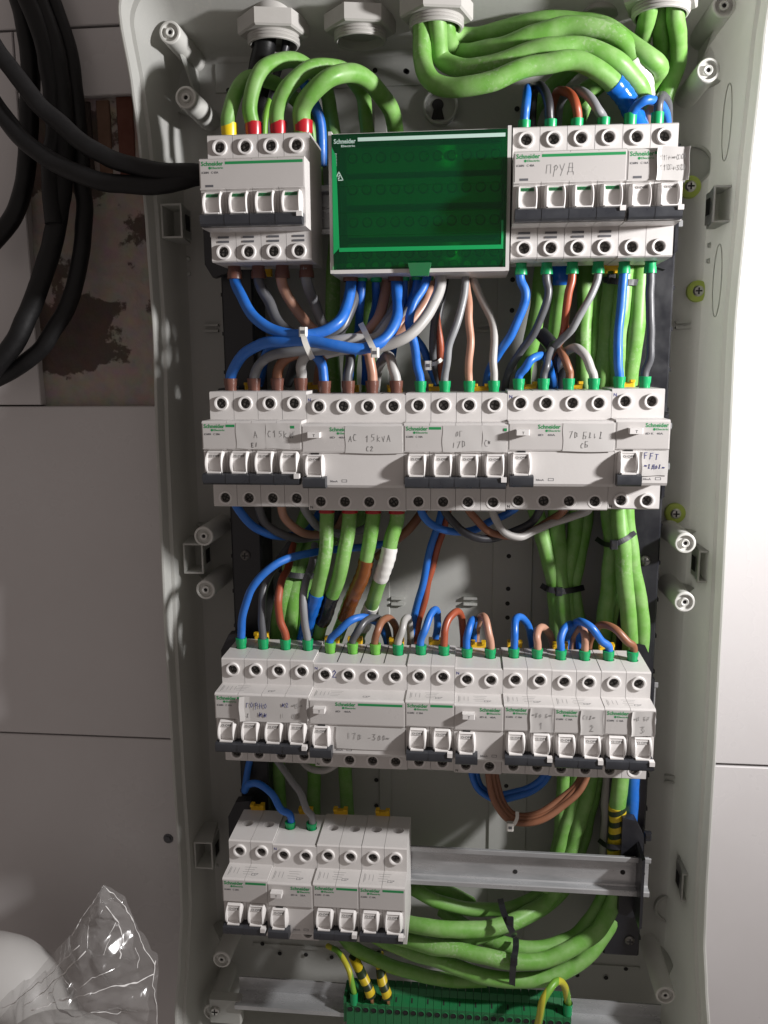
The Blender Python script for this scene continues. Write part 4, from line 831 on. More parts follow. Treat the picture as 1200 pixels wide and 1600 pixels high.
wire('blue', 3.5, [('1c', 0, 'b'), (973, 460, 25), (969, 500, 24), (966, 540, 24), (967, 570, 25), ('2e', 0, 't')], 'blue wire running straight from the top right breaker down to the second row', caps=[GC, GC], capr=4.3, caplen=8)
wire('dark_grey', 3.3, [('1c', 1, 'b'), (1014, 455, 25), (1015, 490, 24), (1018, 525, 24), (1016, 560, 25), ('2e', 1, 't')], 'black wire running straight from the top right breaker down to the second row', caps=[GC, GC], capr=4.3, caplen=8)
wire('blue', 3.3, [('2d', 0, 't'), (820, 575, 24), (831, 562, 24), (845, 557, 32), (857, 567, 46), (864, 590, 58), (868, 630, 66)], 'blue wire hooked over first pole of the breaker labelled 7D', caps=[GC], capr=4.3, caplen=8)
wire('dark_grey', 3.1, [('2d', 1, 't'), (853, 575, 25), (855, 557, 30), (861, 540, 42), (868, 545, 60), (872, 610, 72)], 'dark grey wire on second pole of the breaker labelled 7D', caps=[GC], capr=4.3, caplen=8)
wire('brown', 3.3, [('2d', 2, 't'), (887, 575, 25), (882, 558, 28), (874, 545, 40), (866, 545, 56), (860, 600, 70)], 'brown wire on third pole of the breaker labelled 7D', caps=[GC], capr=4.3, caplen=8)
wire('light_grey', 3.5, [('2d', 3, 't'), (924, 575, 24), (914, 556, 24), (899, 544, 30), (884, 549, 46), (874, 575, 62), (870, 630, 74)], 'light grey wire arching over fourth pole of the breaker labelled 7D', caps=[GC], capr=4.3, caplen=8)
wire('black_wire', 5.5, [(845, 520, 62), (862, 540, 56), (872, 560, 60), (876, 600, 70), (876, 660, 80)], 'black cable end behind the breaker labelled 7D')
# --- green cables running behind the rows
cable(6.0, [(530, 330, 96), (520, 440, 94), (520, 560, 94), (524, 700, 96), (515, 850, 94)], 'dark green cable behind the left bundle, leftmost of three')
cable(6.0, [(580, 330, 98), (560, 440, 90), (548, 560, 86), (545, 700, 92), (540, 830, 96)], 'dark green cable behind the left bundle, middle of three')
cable(6.0, [(622, 330, 98), (580, 440, 94), (575, 560, 92), (578, 700, 96), (560, 830, 98)], 'dark green cable behind the left bundle, rightmost of three')
cable(6.6, [(862, 340, 92), (848, 420, 84), (838, 500, 78), (822, 570, 84), (815, 640, 92), (828, 760, 90), (846, 830, 84), (866, 920, 84), (872, 1000, 88), (880, 1100, 94)], 'green cable slanting down behind the ПРУД breaker')
cable(6.8, [(872, 340, 84), (875, 410, 74), (878, 450, 72), (868, 530, 80), (860, 620, 88), (858, 720, 90), (872, 830, 86), (876, 920, 82), (884, 1000, 86), (890, 1120, 92)], 'green cable with blue tape behind the ПРУД breaker', tapes=[(.7, 1.9, 'blue_tape')])
cable(6.4, [(905, 340, 98), (915, 440, 96), (912, 560, 96), (908, 700, 94), (898, 830, 88), (884, 920, 86), (900, 1000, 90), (905, 1120, 94)], 'dark green cable left of the black tied bundle')
cable(6.4, [(935, 340, 98), (935, 440, 98), (930, 560, 98), (925, 700, 96), (912, 830, 92), (896, 920, 88), (912, 1000, 92), (918, 1120, 96)], 'dark green cable nearest the back plate by the black tied bundle')
cable(7.0, [(950, 330, 70), (955, 440, 62), (950, 520, 64), (942, 600, 70), (945, 700, 76), (952, 800, 74), (958, 850, 70), (950, 930, 74), (940, 1010, 80), (938, 1120, 88), (920, 1230, 86), (890, 1330, 82), (860, 1400, 78), (810, 1436, 60), (740, 1455, 46), (680, 1450, 44), (620, 1440, 52)], 'lit green cable leftmost in the black tied bundle, curving away at the bottom')
cable(6.8, [(988, 330, 62), (975, 440, 54), (968, 520, 56), (968, 600, 64), (972, 700, 70), (968, 800, 58), (972, 850, 54), (980, 940, 56), (985, 1020, 64), (980, 1120, 76), (968, 1225, 66), (964, 1320, 70), (960, 1400, 70), (940, 1445, 62), (895, 1482, 52), (840, 1502, 44), (785, 1500, 40), (720, 1486, 42), (650, 1472, 50), (580, 1450, 64)], 'green cable with yellow striped tape low down by the right bracket', tapes=[(10.42, 11.25, 'earth_tape')])
cable(6.8, [(1008, 330, 66), (999, 440, 56), (992, 520, 56), (982, 600, 64), (986, 700, 70), (978, 800, 60), (988, 880, 58), (1000, 960, 60), (1000, 1030, 68), (992, 1120, 80), (975, 1230, 88), (960, 1330, 84), (945, 1400, 80), (915, 1448, 72), (875, 1474, 64), (830, 1484, 58), (780, 1474, 60), (730, 1450, 74), (690, 1420, 88)], 'lit green cable rightmost in the black tied bundle')
cable(6.2, [(962, 800, 84), (955, 850, 80), (965, 940, 80), (960, 1020, 84), (955, 1120, 90), (930, 1230, 94), (905, 1330, 94), (880, 1390, 88), (825, 1430, 74), (775, 1453, 62), (715, 1473, 52), (660, 1472, 52), (600, 1460, 64)], 'green cable in shade behind the black tied bundle')
cable(6.0, [(880, 1100, 94), (880, 1230, 90), (870, 1330, 90), (850, 1390, 86), (790, 1420, 74), (730, 1420, 66), (680, 1407, 62), (640, 1385, 70), (600, 1350, 88)], 'green cable uppermost of the loops under the bare rail')
cable(6.6, [(972, 1380, 88), (957, 1435, 80), (925, 1488, 66), (880, 1520, 56), (820, 1532, 50), (760, 1526, 48), (690, 1503, 50), (640, 1485, 56), (580, 1460, 70), (540, 1440, 84)], 'lowest green cable of the loops under the bare rail')
cable(6.4, [(735, 1412, 100), (712, 1400, 90), (685, 1386, 84), (650, 1370, 90)], 'short lit green cable right of the lowest breakers, under the rail')
cable(6.0, [(760, 1532, 70), (700, 1532, 66), (650, 1522, 62), (600, 1505, 66), (550, 1478, 78), (520, 1440, 92)], 'green cable low under the lowest breakers')
cable(6.2, [(905, 1120, 96), (900, 1230, 88), (880, 1310, 84), (850, 1390, 78)], 'green cable under the brown looped wires')
# --- between second and third row
wire('blue', 3.6, [('2a', 0, 'b'), (384, 812, 28), (405, 828, 30), (440, 838, 44), (480, 830, 66), (500, 800, 84)], 'blue wire under first pole of the second row left breaker', caps=[None])
wire('dark_grey', 3.6, [('2a', 1, 'b'), (415, 815, 32), (440, 834, 38), (475, 842, 50), (510, 832, 70), (530, 800, 84)], 'dark wire under second pole of the second row left breaker', caps=[None])
wire('pink_brown', 3.6, [('2a', 2, 'b'), (448, 812, 34), (465, 828, 40), (495, 836, 54), (525, 826, 72), (540, 800, 84)], 'brown wire under third pole of the second row left breaker', caps=[None])
wire('grey', 3.6, [('2a', 3, 'b'), (484, 808, 34), (498, 822, 42), (530, 832, 60), (570, 825, 76), (600, 790, 86)], 'grey wire under fourth pole of the second row left breaker', caps=[None])
cable(5.6, [('2b', 0, 'b'), (511, 830, 24), (507, 870, 20), (499, 910, 22), (488, 945, 32), (477, 990, 50), (470, 1040, 66)], 'green cable with blue tape under the 15 kVA breaker', caps=['red_cap'], capr=6.0, caplen=6, tapes=[(4.45, 6.4, 'blue_tape')])
cable(5.6, [('2b', 1, 'b'), (544, 835, 24), (537, 875, 20), (525, 915, 24), (513, 948, 36), (500, 985, 52), (490, 1040, 68)], 'green cable with black tape under the 15 kVA breaker', caps=['red_cap'], capr=6.0, caplen=6, tapes=[(4.5, 5.7, 'black_tape')])
cable(5.6, [('2b', 2, 'b'), (579, 840, 24), (573, 875, 24), (560, 915, 30), (545, 950, 42), (530, 985, 58), (515, 1040, 72)], 'green cable with brown tape under the 15 kVA breaker', caps=['red_cap'], capr=6.0, caplen=6, tapes=[(3.05, 5.5, 'brown_tape')])
cable(5.6, [('2b', 3, 'b'), (612, 838, 24), (604, 875, 24), (594, 905, 30), (583, 938, 42), (572, 968, 58), (560, 1000, 72), (550, 1050, 84)], 'green cable with white tape under the 15 kVA breaker', caps=['red_cap'], capr=6.0, caplen=6, tapes=[(2.5, 4.0, 'white_tape'), (5.3, 6.5, 'white_tape')])
wire('blue', 3.4, [('3a', 0, 't'), (380, 965, 22), (392, 925, 18), (415, 893, 20), (450, 872, 28), (500, 863, 44), (560, 856, 60), (600, 850, 72)], 'blue wire arching from first pole of the third row left breaker', caps=[GC], capr=4.3, caplen=8)
wire('dark_grey', 3.3, [('3a', 1, 't'), (408, 965, 26), (412, 925, 32), (423, 895, 44), (440, 870, 62), (460, 840, 76)], 'dark grey wire on second pole of the third row left breaker', caps=[GC], capr=4.3, caplen=8)
wire('red_brown', 3.3, [('3a', 2, 't'), (438, 970, 24), (436, 935, 24), (441, 905, 36), (450, 885, 54), (458, 850, 72)], 'red brown wire on third pole of the third row left breaker', caps=[GC], capr=4.3, caplen=8)
wire('grey', 3.2, [('3a', 3, 't'), (476, 965, 24), (475, 930, 26), (478, 905, 36), (486, 885, 54), (492, 850, 72)], 'grey wire on fourth pole of the third row left breaker', caps=[GC], capr=4.3, caplen=8)
cable(6.2, [(480, 800, 88), (462, 850, 84), (450, 900, 80), (435, 960, 82), (425, 1040, 88), (405, 1180, 92), (402, 1280, 94)], 'dark green cable left of centre behind the third row left breaker')
cable(6.2, [(505, 820, 90), (475, 870, 88), (462, 900, 84), (455, 960, 86), (450, 1040, 90), (435, 1200, 94), (440, 1300, 98)], 'dark green cable middle behind the third row left breaker')
cable(6.2, [(520, 840, 94), (492, 880, 92), (478, 910, 88), (476, 960, 90), (480, 1040, 94), (490, 1200, 98), (490, 1300, 100)], 'dark green cable right of the tie behind the third row left breaker')
cable(6.2, [(560, 1000, 84), (545, 1080, 94), (540, 1200, 98), (545, 1300, 100)], 'dark green cable behind the third row residual breaker')
wire('blue', 3.2, [('3b', 0, 't'), (530, 985, 24), (548, 970, 26), (570, 965, 36), (592, 975, 52), (605, 1000, 64), (610, 1040, 72)], 'blue wire arching over first pole of the breaker marked 2', caps=['lime_cap'], capr=4.3, caplen=8)
wire('dark_grey', 3.2, [('3b', 1, 't'), (559, 985, 26), (570, 971, 32), (586, 966, 42), (602, 978, 56), (610, 1010, 66)], 'black wire arching over second pole of the breaker marked 2', caps=['lime_cap'], capr=4.3, caplen=8)
wire('brown', 3.2, [('3b', 2, 't'), (590, 985, 26), (598, 970, 34), (609, 965, 46), (618, 978, 58), (620, 1015, 66)], 'brown wire arching over third pole of the breaker marked 2', caps=['lime_cap'], capr=4.3, caplen=8)
wire('light_grey', 3.2, [('3b', 3, 't'), (627, 985, 26), (631, 972, 32), (638, 967, 42), (641, 982, 54), (641, 1015, 64)], 'white wire hooked over fourth pole of the breaker marked 2', caps=[GC], capr=4.3, caplen=8)
wire('blue', 3.2, [(697, 770, 62), (685, 820, 56), (672, 860, 54), (658, 925, 56), (645, 975, 62), (638, 1030, 70)], 'long blue wire slanting from the second to the third row')
wire('red_brown', 3.2, [(708, 770, 66), (694, 820, 60), (681, 865, 58), (666, 930, 60), (652, 985, 66), (646, 1030, 72)], 'long red brown wire slanting from the second to the third row')
wire('brown', 4.0, [(680, 770, 76), (655, 805, 70), (638, 828, 66), (615, 850, 70), (590, 870, 84)], 'dark brown wire under the left end of the middle breaker')
wire('blue', 3.2, [('2c', 0, 'b'), (668, 815, 28), (690, 828, 30), (722, 830, 36), (755, 821, 44), (790, 805, 40), ('2d', 0, 'b')], 'blue wire slung under the middle breaker to the breaker labelled 7D', caps=[None, None])
wire('black_wire', 3.3, [('2c', 1, 'b'), (708, 815, 28), (725, 832, 28), (755, 842, 30), (790, 836, 34), (830, 815, 36), ('2d', 1, 'b')], 'black wire slung under the middle breaker to the breaker labelled 7D', caps=[None, None])
wire('brown', 3.2, [('2c', 2, 'b'), (748, 815, 28), (765, 830, 30), (795, 838, 34), (830, 828, 40), (868, 808, 40), ('2d', 2, 'b')], 'brown wire slung under the middle breaker to the breaker labelled 7D', caps=[None, None])
wire('light_grey', 3.2, [('2c', 3, 'b'), (777, 815, 26), (790, 832, 26), (812, 839, 28), (840, 826, 34), (890, 808, 40), ('2d', 3, 'b')], 'white wire slung under the middle breaker to the breaker labelled 7D', caps=[None, None])
# loops on the third row
LOOPS = [('3c', 0, 'blue', [(664, 985, 26), (672, 962, 34), (681, 952, 44), (684, 966, 54), (678, 1003, 62), (672, 1050, 68)], 'blue loop on first pole of the plain striped third row breaker'),
 ('3c', 1, 'red_brown', [(695, 985, 26), (702, 965, 32), (713, 955, 42), (722, 966, 54), (724, 1000, 62), (722, 1050, 68)], 'red brown loop on second pole of the plain striped third row breaker'),
 ('3d', 0, 'blue', [(733, 990, 26), (736, 972, 34), (740, 971, 48), (740, 1000, 60), (738, 1050, 66)], 'narrow blue loop on first pole of the third row two-pole residual breaker'),
 ('3d', 1, 'pink_brown', [(763, 990, 26), (757, 968, 32), (752, 964, 44), (746, 982, 56), (742, 1010, 64), (740, 1050, 68)], 'brown loop on second pole of the third row two-pole residual breaker'),
 ('3e', 0, 'blue', [(803, 990, 26), (805, 970, 32), (813, 964, 42), (825, 976, 54), (832, 1005, 62), (834, 1050, 68)], 'blue loop on first pole of the breaker labelled one'),
 ('3e', 1, 'pink_brown', [(839, 995, 26), (842, 982, 34), (850, 981, 46), (860, 993, 58), (868, 1030, 66)], 'brown loop on second pole of the breaker labelled one'),
 ('3f', 0, 'blue', [(877, 998, 26), (882, 982, 32), (892, 976, 44), (902, 990, 56), (908, 1030, 64)], 'blue loop on first pole of the breaker labelled two'),
 ('3f', 1, 'pink_brown', [(914, 998, 26), (910, 984, 34), (903, 982, 48), (896, 1000, 60), (892, 1040, 66)], 'brown loop on second pole of the breaker labelled two'),
 ('3g', 0, 'blue', [(940, 1000, 24), (924, 980, 24), (908, 971, 30), (896, 977, 44), (886, 1000, 56), (880, 1040, 64)], 'blue loop on first pole of the breaker labelled three'),
 ('3g', 1, 'brown', [(980, 1002, 24), (962, 984, 26), (942, 977, 36), (928, 985, 50), (920, 1010, 60), (916, 1050, 66)], 'brown loop on second pole of the breaker labelled three')]
for k_, p_, c_, P_, l_ in LOOPS: wire(c_, 3.2, [(k_, p_, 't')] + P_, l_, caps=[GC], capr=4.3, caplen=7)
# --- between third and fourth row
wire('blue', 3.2, [('4b', 0, 't'), (440, 1265, 25), (425, 1240, 30), (405, 1226, 38), (388, 1226, 48), (381, 1235, 60), (386, 1210, 70), (395, 1170, 74)], 'blue wire arching to first pole of the lowest residual breaker', caps=[GC], capr=4.3, caplen=5)
wire('grey', 3.2, [('4b', 1, 't'), (478, 1265, 26), (468, 1240, 32), (452, 1215, 42), (430, 1185, 54), (415, 1150, 64)], 'grey wire curving to second pole of the lowest residual breaker', caps=[GC], capr=4.3, caplen=5)
wire('light_grey', 3.0, [(545, 1170, 66), (525, 1195, 58), (505, 1203, 56), (480, 1198, 60), (460, 1170, 70)], 'light grey wire sagging below the third row residual breaker')
for j in range(3):
    wire('brown', 3.0, [(762 + 6 * j, 1170, 60 + 5 * j), (765 + 6 * j, 1220, 58 + 5 * j), (774 + 5 * j, 1256 - 2 * j, 56 + 4 * j), (797 + 2 * j, 1281 - 5 * j, 54 + 3 * j), (835, 1284 - 6 * j, 54 + 3 * j), (873 - 2 * j, 1266 - 6 * j, 56 + 3 * j), (905 - 3 * j, 1235 - 4 * j, 60 + 3 * j), (920 - 5 * j, 1205, 64 + 3 * j), (925 - 5 * j, 1160, 68)], ['brown wire outermost in the tied loop under the third row', 'brown wire in the middle of the tied loop under the third row', 'brown wire innermost in the tied loop under the third row'][j])
for j in range(2):
    wire('blue', 3.0, [(734 + 8 * j, 1170, 70), (738 + 8 * j, 1215, 68 + 4 * j), (750 + 5 * j, 1236 - 4 * j, 68 + 4 * j), (780, 1249 - 8 * j, 70 + 4 * j), (815, 1243 - 8 * j, 72 + 4 * j), (850 - 6 * j, 1222 - 4 * j, 76), (868, 1180, 80)], ['lower blue wire slung behind the brown loop under the third row', 'upper blue wire slung behind the brown loop under the third row'][j])
wire('blue', 5.5, [(990, 1140, 80), (989, 1215, 74), (986, 1280, 76), (982, 1330, 80), (975, 1400, 88)], 'thick blue wire beside the yellow striped tape')
wire('light_grey', 5.0, [(948, 1160, 86), (950, 1230, 84), (946, 1300, 86), (944, 1360, 90)], 'pale grey cable left of the yellow striped tape')

# ------------------------------------------------------------------ cable ties
def tie(material, pts, label, wd=2.0, head=None, group='cable ties'):
    P = catmull([at(*p) for p in pts], 6); c = P[len(P) // 2]; mb = MB()
    for i, p in enumerate(P):
        t = (P[min(i + 1, len(P) - 1)] - P[max(i - 1, 0)]).normalized(); v = (p - CAM).normalized(); s = t.cross(v).normalized(); nn = s.cross(t).normalized()
        for a, b in ((1, 1), (1, -1), (-1, -1), (-1, 1)): mb.v.append(tuple(p + s * wd * a + nn * .6 * b))
    for i in range(len(P) - 1):
        for k in range(4): q = (k + 1) % 4; mb.f.append((4 * i + k, 4 * i + q, 4 * i + 4 + q, 4 * i + 4 + k))
    mb.f += [(0, 1, 2, 3), tuple(4 * (len(P) - 1) + k for k in range(4))]
    o = solo('cable_tie', mb, material, c, label, 'cable tie', group, smooth=False)
    if head:
        h = at(*head); m_ = MB(); m_.box(h.x - 2.9, h.x + 2.9, h.y - 2.4, h.y + 2.4, h.z - 3.4, h.z + 3.4, .9); piece('tie_head', m_, material, o)
        m_ = MB(); m_.box(h.x - 1.4, h.x + 1.4, h.y - 2.6, h.y - 2.3, h.z - 1.2, h.z + 1.2); piece('tie_slot', m_, 'hole' if material == 'black_plastic' else 'print_grey', o)
    return o
tie('white_tie', [(468, 514, 6), (473, 519, -7), (477, 535, -11), (484, 552, -4), (488, 560, 12)], 'white cable tie around the left of the two thick blue wires', head=(474, 519, -8))
tie('white_tie', [(564, 506, 12), (571, 520, 0), (580, 538, -10), (587, 552, -10), (589, 556, 4)], 'white cable tie at the right crossing of the thick blue wires', head=(586, 551, -11))
tie('white_tie', [(664, 572, 46), (672, 570, 36), (682, 567, 36), (692, 560, 44)], 'small white cable tie below the cover latch', 1.4, (669, 571, 36))
tie('white_tie', [(808, 1268, 48), (808, 1278, 46), (803, 1288, 46), (792, 1294, 50)], 'white cable tie on the brown loop under the third row', 1.4, (797, 1291, 47))
tie('black_plastic', [(938, 440, 66), (948, 437, 54), (965, 440, 46), (990, 441, 48), (1008, 442, 58)], 'black cable tie around the lit green cables below the top right breaker', 2.2, (955, 436, 52))
tie('black_plastic', [(932, 842, 74), (945, 850, 62), (962, 850, 46), (980, 841, 48), (992, 832, 54)], 'black cable tie around the lit green cables below the second row', 2.0, (959, 851, 46))
tie('black_plastic', [(846, 915, 84), (858, 921, 74), (876, 924, 74), (895, 922, 78), (912, 918, 88)], 'black cable tie around the dark green cables below the second row', 2.4, (873, 924, 74))
tie('black_plastic', [(438, 890, 80), (450, 897, 72), (468, 900, 74), (490, 900, 84)], 'black cable tie around the dark green cables left of centre', 2.4)
tie('black_plastic', [(936, 1313, 80), (950, 1322, 62), (970, 1324, 58), (990, 1318, 62), (1012, 1308, 70)], 'black cable tie across the yellow striped tape', 2.0, (1012, 1306, 64))
tie('black_plastic', [(782, 1405, 66), (786, 1422, 50), (793, 1440, 36), (800, 1455, 34), (804, 1462, 44)], 'black cable tie around the upper green loops at the bottom', 2.6, (797, 1440, 36))
tie('black_plastic', [(806, 1466, 52), (806, 1480, 42), (803, 1500, 32), (801, 1520, 36), (800, 1542, 44)], 'black cable tie around the lower green loops at the bottom', 2.6, (803, 1500, 31))

# ------------------------------------------------------------------ earth terminal block at the bottom
a = at(541, 1567, 50); bq = at(893, 1591, 50)
tb = tag(empty('earth_terminal_block', (a.x, 60, a.z - 20)), 'long green screw terminal strip at the bottom of the box', 'terminal strip')
L_t = bq.x - a.x; N_t = 28; pit = L_t / N_t
zt = (a.z + bq.z) / 2
for i in range(N_t):
    x = a.x + i * pit; m_ = MB(); z = a.z + (bq.z - a.z) * (i + .5) / N_t
    m_.prism_x([(50, z), (50, z - 22), (74, z - 22), (74, z + 6), (66, z + 6), (62, z + 2)], x + .15, x + pit - .15); s_ = piece('terminal', m_, 'terminal_green', tb, smooth=False)
    q = MB(); q.lathe([(pit * .36, -.6), (pit * .44, -.3), (pit * .44, .2)], (x + pit / 2, 50, z - 5.5), (0, 1, 0), 14); piece('screw_well', q, 'terminal_green', s_)
    q = MB(); q.lathe([(0, -.15), (pit * .36, -.15), (pit * .36, .1)], (x + pit / 2, 50, z - 5.5), (0, 1, 0), 14); piece('screw_recess', q, 'hole', s_)
    if i % 2 == 0:
        q = MB(); d_ = Vector((0, 16, 3)).normalized()
        q._prism([(x + 1.2, 54, z + .85), (x + 2.6, 54, z + .85), (x + 2.6, 59, z + 1.65), (x + 1.2, 59, z + 1.65)], [(x + 1.2, 54, z + .5), (x + 2.6, 54, z + .5), (x + 2.6, 59, z + 1.2), (x + 1.2, 59, z + 1.2)]); piece('slot', q, 'hole', s_)
m_ = MB(); m_.box(a.x - 2.5, a.x, 51, 72, a.z - 20, a.z + 5); piece('end_plate', m_, 'terminal_green', tb)
z0 = at(520, 1560, 62).z
m_ = MB(); xl, xr = at(372, 1560, 64).x, at(1035, 1590, 64).x
m_.prism_x([(70, z0 + 9), (71.5, z0 + 9), (71.5, z0 - 6), (54, z0 - 7.5), (54, z0 - 10), (52.5, z0 - 10), (52.5, z0 - 6), (70, z0 - 4.5)], xl, xr)
solo('earth_bar_support', m_, 'zinc', (xl, 70, z0), 'grey metal support bar under the green terminal strip', 'bar', smooth=False)
c = at(331, 1582, 52); m_ = MB(); m_.box(c.x - 4, c.x + 26, 56, 66, c.z - 14, c.z + 10, 1.2); br = solo('bar_bracket', m_, 'shell', (c.x, 60, c.z), 'small grey bracket with a screw at the lower left corner', 'bracket')
m_ = MB(); m_.lathe([(0, -2.2), (3.4, -1.8), (4.6, 0), (4.6, 1)], (c.x + 2, 55.5, c.z - 1), (0, 1, 0), 16); s_ = piece('screw_head', m_, 'bright_screw', br)
m_ = MB(); m_.box(c.x - .8, c.x + 4.8, 53.1, 53.8, c.z - 1.5, c.z - .5); m_.box(c.x + 1.5, c.x + 2.5, 53.05, 53.8, c.z - 3.8, c.z + 1.8); piece('cross_slot', m_, 'hole', s_)
# earth wires into the strip
wire('earth_wire', 2.7, [(512, 1478, 84), (530, 1490, 70), (544, 1515, 58), (551, 1545, 52), (553, 1560, 52), (553, 1575, 54)], 'thin green and yellow wire at the left end of the terminal strip')
c = at(553, 1562, 52); m_ = MB(); m_.lathe([(3.3, -4), (3.7, 8)], c, (0, 0, 1), 16); solo('ferrule', m_, GC, c, 'green ferrule at the left end of the terminal strip', 'ferrule')
wire('earth_tape', 4.6, [(552, 1495, 78), (558, 1508, 68), (566, 1525, 58), (577, 1548, 52), (580, 1557, 52)], 'cable with yellow and black striped tape, left of two at the terminal strip')
wire('earth_tape', 4.6, [(592, 1490, 78), (595, 1508, 68), (598, 1530, 58), (604, 1552, 52), (605, 1559, 52)], 'cable with yellow and black striped tape, right of two at the terminal strip')
wire('copper', 1.8, [(579, 1552, 52), (581, 1560, 51), (582, 1568, 53)], 'bare copper end under the left striped cable')
wire('copper', 1.8, [(604, 1554, 52), (606, 1562, 51), (607, 1570, 53)], 'bare copper end under the right striped cable')
wire('earth_wire', 3.4, [(838, 1615, 34), (844, 1585, 26), (852, 1556, 26), (866, 1536, 34), (880, 1540, 46), (886, 1562, 54), (886, 1590, 58)], 'green and yellow jumper looping above the right end of the terminal strip')
c = at(887, 1576, 54); m_ = MB(); m_.lathe([(3.9, -5), (4.2, 6)], c, (0, 0, 1), 16); solo('ferrule', m_, GC, c, 'green ferrule on the green and yellow jumper', 'ferrule')

# ------------------------------------------------------------------ black cables outside the box, upper left
def bc(r, pts, label): return wire('rubber', r, pts, label, 'black_cable', 'cable', 'black cables beside the box', sides=16)
bc(6.6, [(-40, 20, 40), (0, 85, 40), (50, 150, 38), (110, 208, 34), (170, 248, 30), (235, 266, 28), (300, 270, 34), (360, 268, 56), (420, 262, 76)], 'upper of two black cables curving into the box')
bc(6.8, [(-40, 110, 46), (0, 175, 46), (40, 222, 44), (90, 256, 40), (150, 280, 34), (215, 290, 30), (280, 282, 32), (340, 268, 52), (400, 262, 74)], 'lower of two black cables curving into the box')
bc(7.6, [(16, -40, 100), (38, 30, 100), (48, 110, 100), (44, 220, 100), (38, 290, 98), (20, 340, 96), (-30, 400, 92)], 'thick black cable leftmost against the tiles')
bc(8.4, [(40, -40, 92), (70, 30, 92), (92, 110, 92), (100, 200, 92), (96, 290, 92), (84, 370, 90), (60, 450, 86), (25, 530, 80), (-30, 600, 74)], 'thick shiny black cable hanging in a long bow beside the box')
bc(7.0, [(66, -40, 104), (92, 30, 104), (112, 100, 104), (122, 190, 104), (128, 280, 104), (130, 350, 102), (120, 430, 98), (90, 510, 94), (40, 565, 90), (-30, 605, 86)], 'black cable rightmost beside the box, turning left at the bottom')
bc(7.0, [(24, -40, 82), (55, 30, 84), (75, 100, 86), (84, 190, 88), (78, 280, 86), (84, 350, 84)], 'black cable crossing behind the bow, between two others')

# ------------------------------------------------------------------ wrapped object, lower left
def blob(c, rx, ry, rz, amp, seed, n=36):
    mb = MB(); m = n // 2
    for j in range(m + 1):
        th = math.pi * j / m
        for i in range(n):
            ph = 2 * math.pi * i / n; d = Vector((math.sin(th) * math.cos(ph), math.sin(th) * math.sin(ph), math.cos(th)))
            k = 1 + amp * noise.noise(d * 1.7 + Vector((seed, 0, 0)))
            mb.v.append((c.x + d.x * rx * k, c.y + d.y * ry * k, c.z + d.z * rz * k))
    for j in range(m):
        for i in range(n): q = (i + 1) % n; mb.f.append((j * n + i, j * n + q, (j + 1) * n + q, (j + 1) * n + i))
    return mb
c = at(-22, 1602, 16); solo('white_bundle', blob(c, 84, 56, 84, .05, 3), 'white_vessel', c + Vector((0, 0, -84)), 'smooth white rounded bundle under the clear film, lower left', 'bundle')
# crumpled clear film
LB = [(163, 1382), (145, 1410), (128, 1432), (110, 1462), (60, 1515), (0, 1566), (-60, 1620), (-90, 1700)]
RB = [(163, 1382), (188, 1404), (210, 1440), (226, 1482), (240, 1505), (247, 1530), (252, 1590), (256, 1700)]
def film(y, bulge, seed, amp, shrink=0):
    mb = MB(); nr, nc = 130, 130
    for j in range(nr + 1):
        t = j / nr * (len(LB) - 1); i0 = min(int(t), len(LB) - 2); f = t - i0
        lu, lv = [LB[i0][k] * (1 - f) + LB[i0 + 1][k] * f for k in (0, 1)]; ru, rv = [RB[i0][k] * (1 - f) + RB[i0 + 1][k] * f for k in (0, 1)]
        for i in range(nc + 1):
            s = i / nc; s_ = shrink + (1 - 2 * shrink) * s
            p = at(lu + (ru - lu) * s_, lv + (rv - lv) * s_ + shrink * 40, y)
            p.y -= bulge * math.sin(math.pi * s) * (.25 + .75 * j / nr)
            q = Vector((p.x, p.z, seed)) * .022; wx, wz = p.x + 9 * noise.noise(q * 1.3), p.z + 9 * noise.noise(q * 1.3 + Vector((7, 3, 1))); fold = .5
            for ang, lam, am in ((.75, 58, .62), (-.45, 41, .40), (1.2, 26, .22), (.35, 17, .10), (-1.0, 11, .05), (.95, 8, .035)):
                tt = (wx * math.cos(ang) + wz * math.sin(ang)) / lam + seed * 3.1 * ang; tt -= math.floor(tt); fold += am * (2 * abs(2 * tt - 1) - 1)
            p.y += amp * (fold - .5); e = (noise.noise(q * 3) * 1.5) * (abs(s - .5) * 2) ** 3; p.x += e; p.z += e * .6
            mb.v.append(tuple(p))
    for j in range(nr):
        for i in range(nc): k = j * (nc + 1) + i; mb.f.append((k, k + 1, k + nc + 2, k + nc + 1))
    return mb
pk = at(163, 1700, -70)
F1 = film(-62, 46, 1.3, 11)
fo = solo('plastic_film', F1, 'film', pk, 'crumpled clear plastic film standing to a peak, lower left', 'plastic film', angle=14)
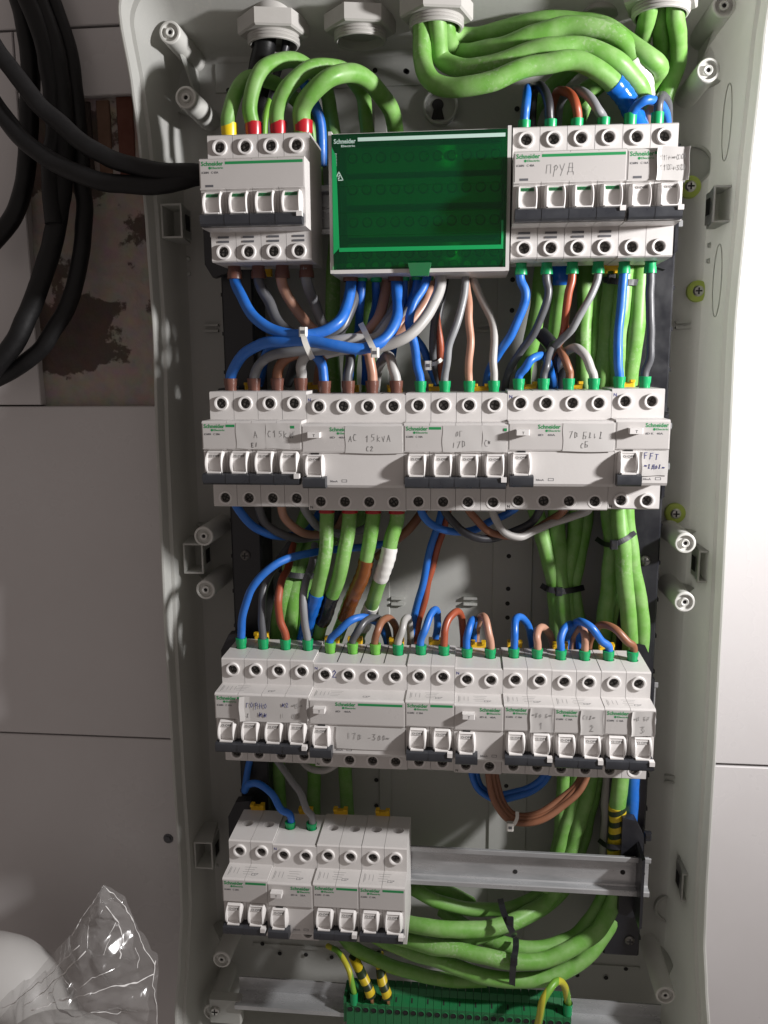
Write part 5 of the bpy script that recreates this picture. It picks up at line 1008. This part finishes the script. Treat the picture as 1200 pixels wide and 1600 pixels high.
piece('film_fold', film(-50, 26, 5.1, 12, .08), 'film', fo, angle=14)
# packed white filling under the lower half of the film
fl = at(110, 1700, -20); piece('film_fold', blob(fl, 84, 40, 66, .06, 9), 'white_vessel', fo)
# white tubes along the film's folds, standing in for their bright highlights
VP = []
for v in F1.v:
    q = ROT.transposed() @ (Vector(v) - CAM); VP.append((600 + FOC * q.x / -q.z, 800 - FOC * q.y / -q.z))
def on_film(u, v):
    i = min(range(len(VP)), key=lambda k: (VP[k][0] - u) ** 2 + (VP[k][1] - v) ** 2); return Vector(F1.v[i]) + Vector((0, -.5, 0))
FOLDS = [([(2, 1575), (30, 1560), (75, 1525), (125, 1475)], .7), ([(37, 1572), (65, 1552), (97, 1522), (135, 1485)], .7), ([(50, 1577), (100, 1562), (140, 1552), (180, 1540), (215, 1535), (240, 1522)], .9),
 ([(125, 1542), (150, 1525), (180, 1512)], .5), ([(165, 1415), (185, 1440), (192, 1465), (187, 1497)], .8), ([(242, 1500), (241, 1540), (246, 1580), (250, 1610)], .8), ([(180, 1442), (170, 1467), (162, 1490)], .5),
 ([(140, 1432), (137, 1480)], .4), ([(163, 1384), (188, 1405), (209, 1440), (226, 1482), (241, 1506)], .7), ([(160, 1386), (145, 1412), (128, 1434), (112, 1462)], .6), ([(75, 1560), (84, 1540), (97, 1524), (108, 1538), (120, 1546)], .5), ([(212, 1480), (218, 1498), (214, 1512)], .6), ([(118, 1588), (150, 1580), (178, 1582), (200, 1580)], .5)]
for P_, r_ in FOLDS:
    D = []
    for (a0, b0), (a1, b1) in zip(P_[:-1], P_[1:]):
        n_ = max(2, int(math.hypot(a1 - a0, b1 - b0) / 6))
        D += [on_film(a0 + (a1 - a0) * k / n_ + random.uniform(-1.2, 1.2), b0 + (b1 - b0) * k / n_ + random.uniform(-1.2, 1.2)) for k in range(n_)]
    D.append(on_film(*P_[-1])); C_ = catmull(D, 3)
    piece('crease_highlight', MB().tube(C_, [r_ * (.25 + .75 * abs(noise.noise(p * .13))) for p in C_], 6), 'crease_highlight', fo)
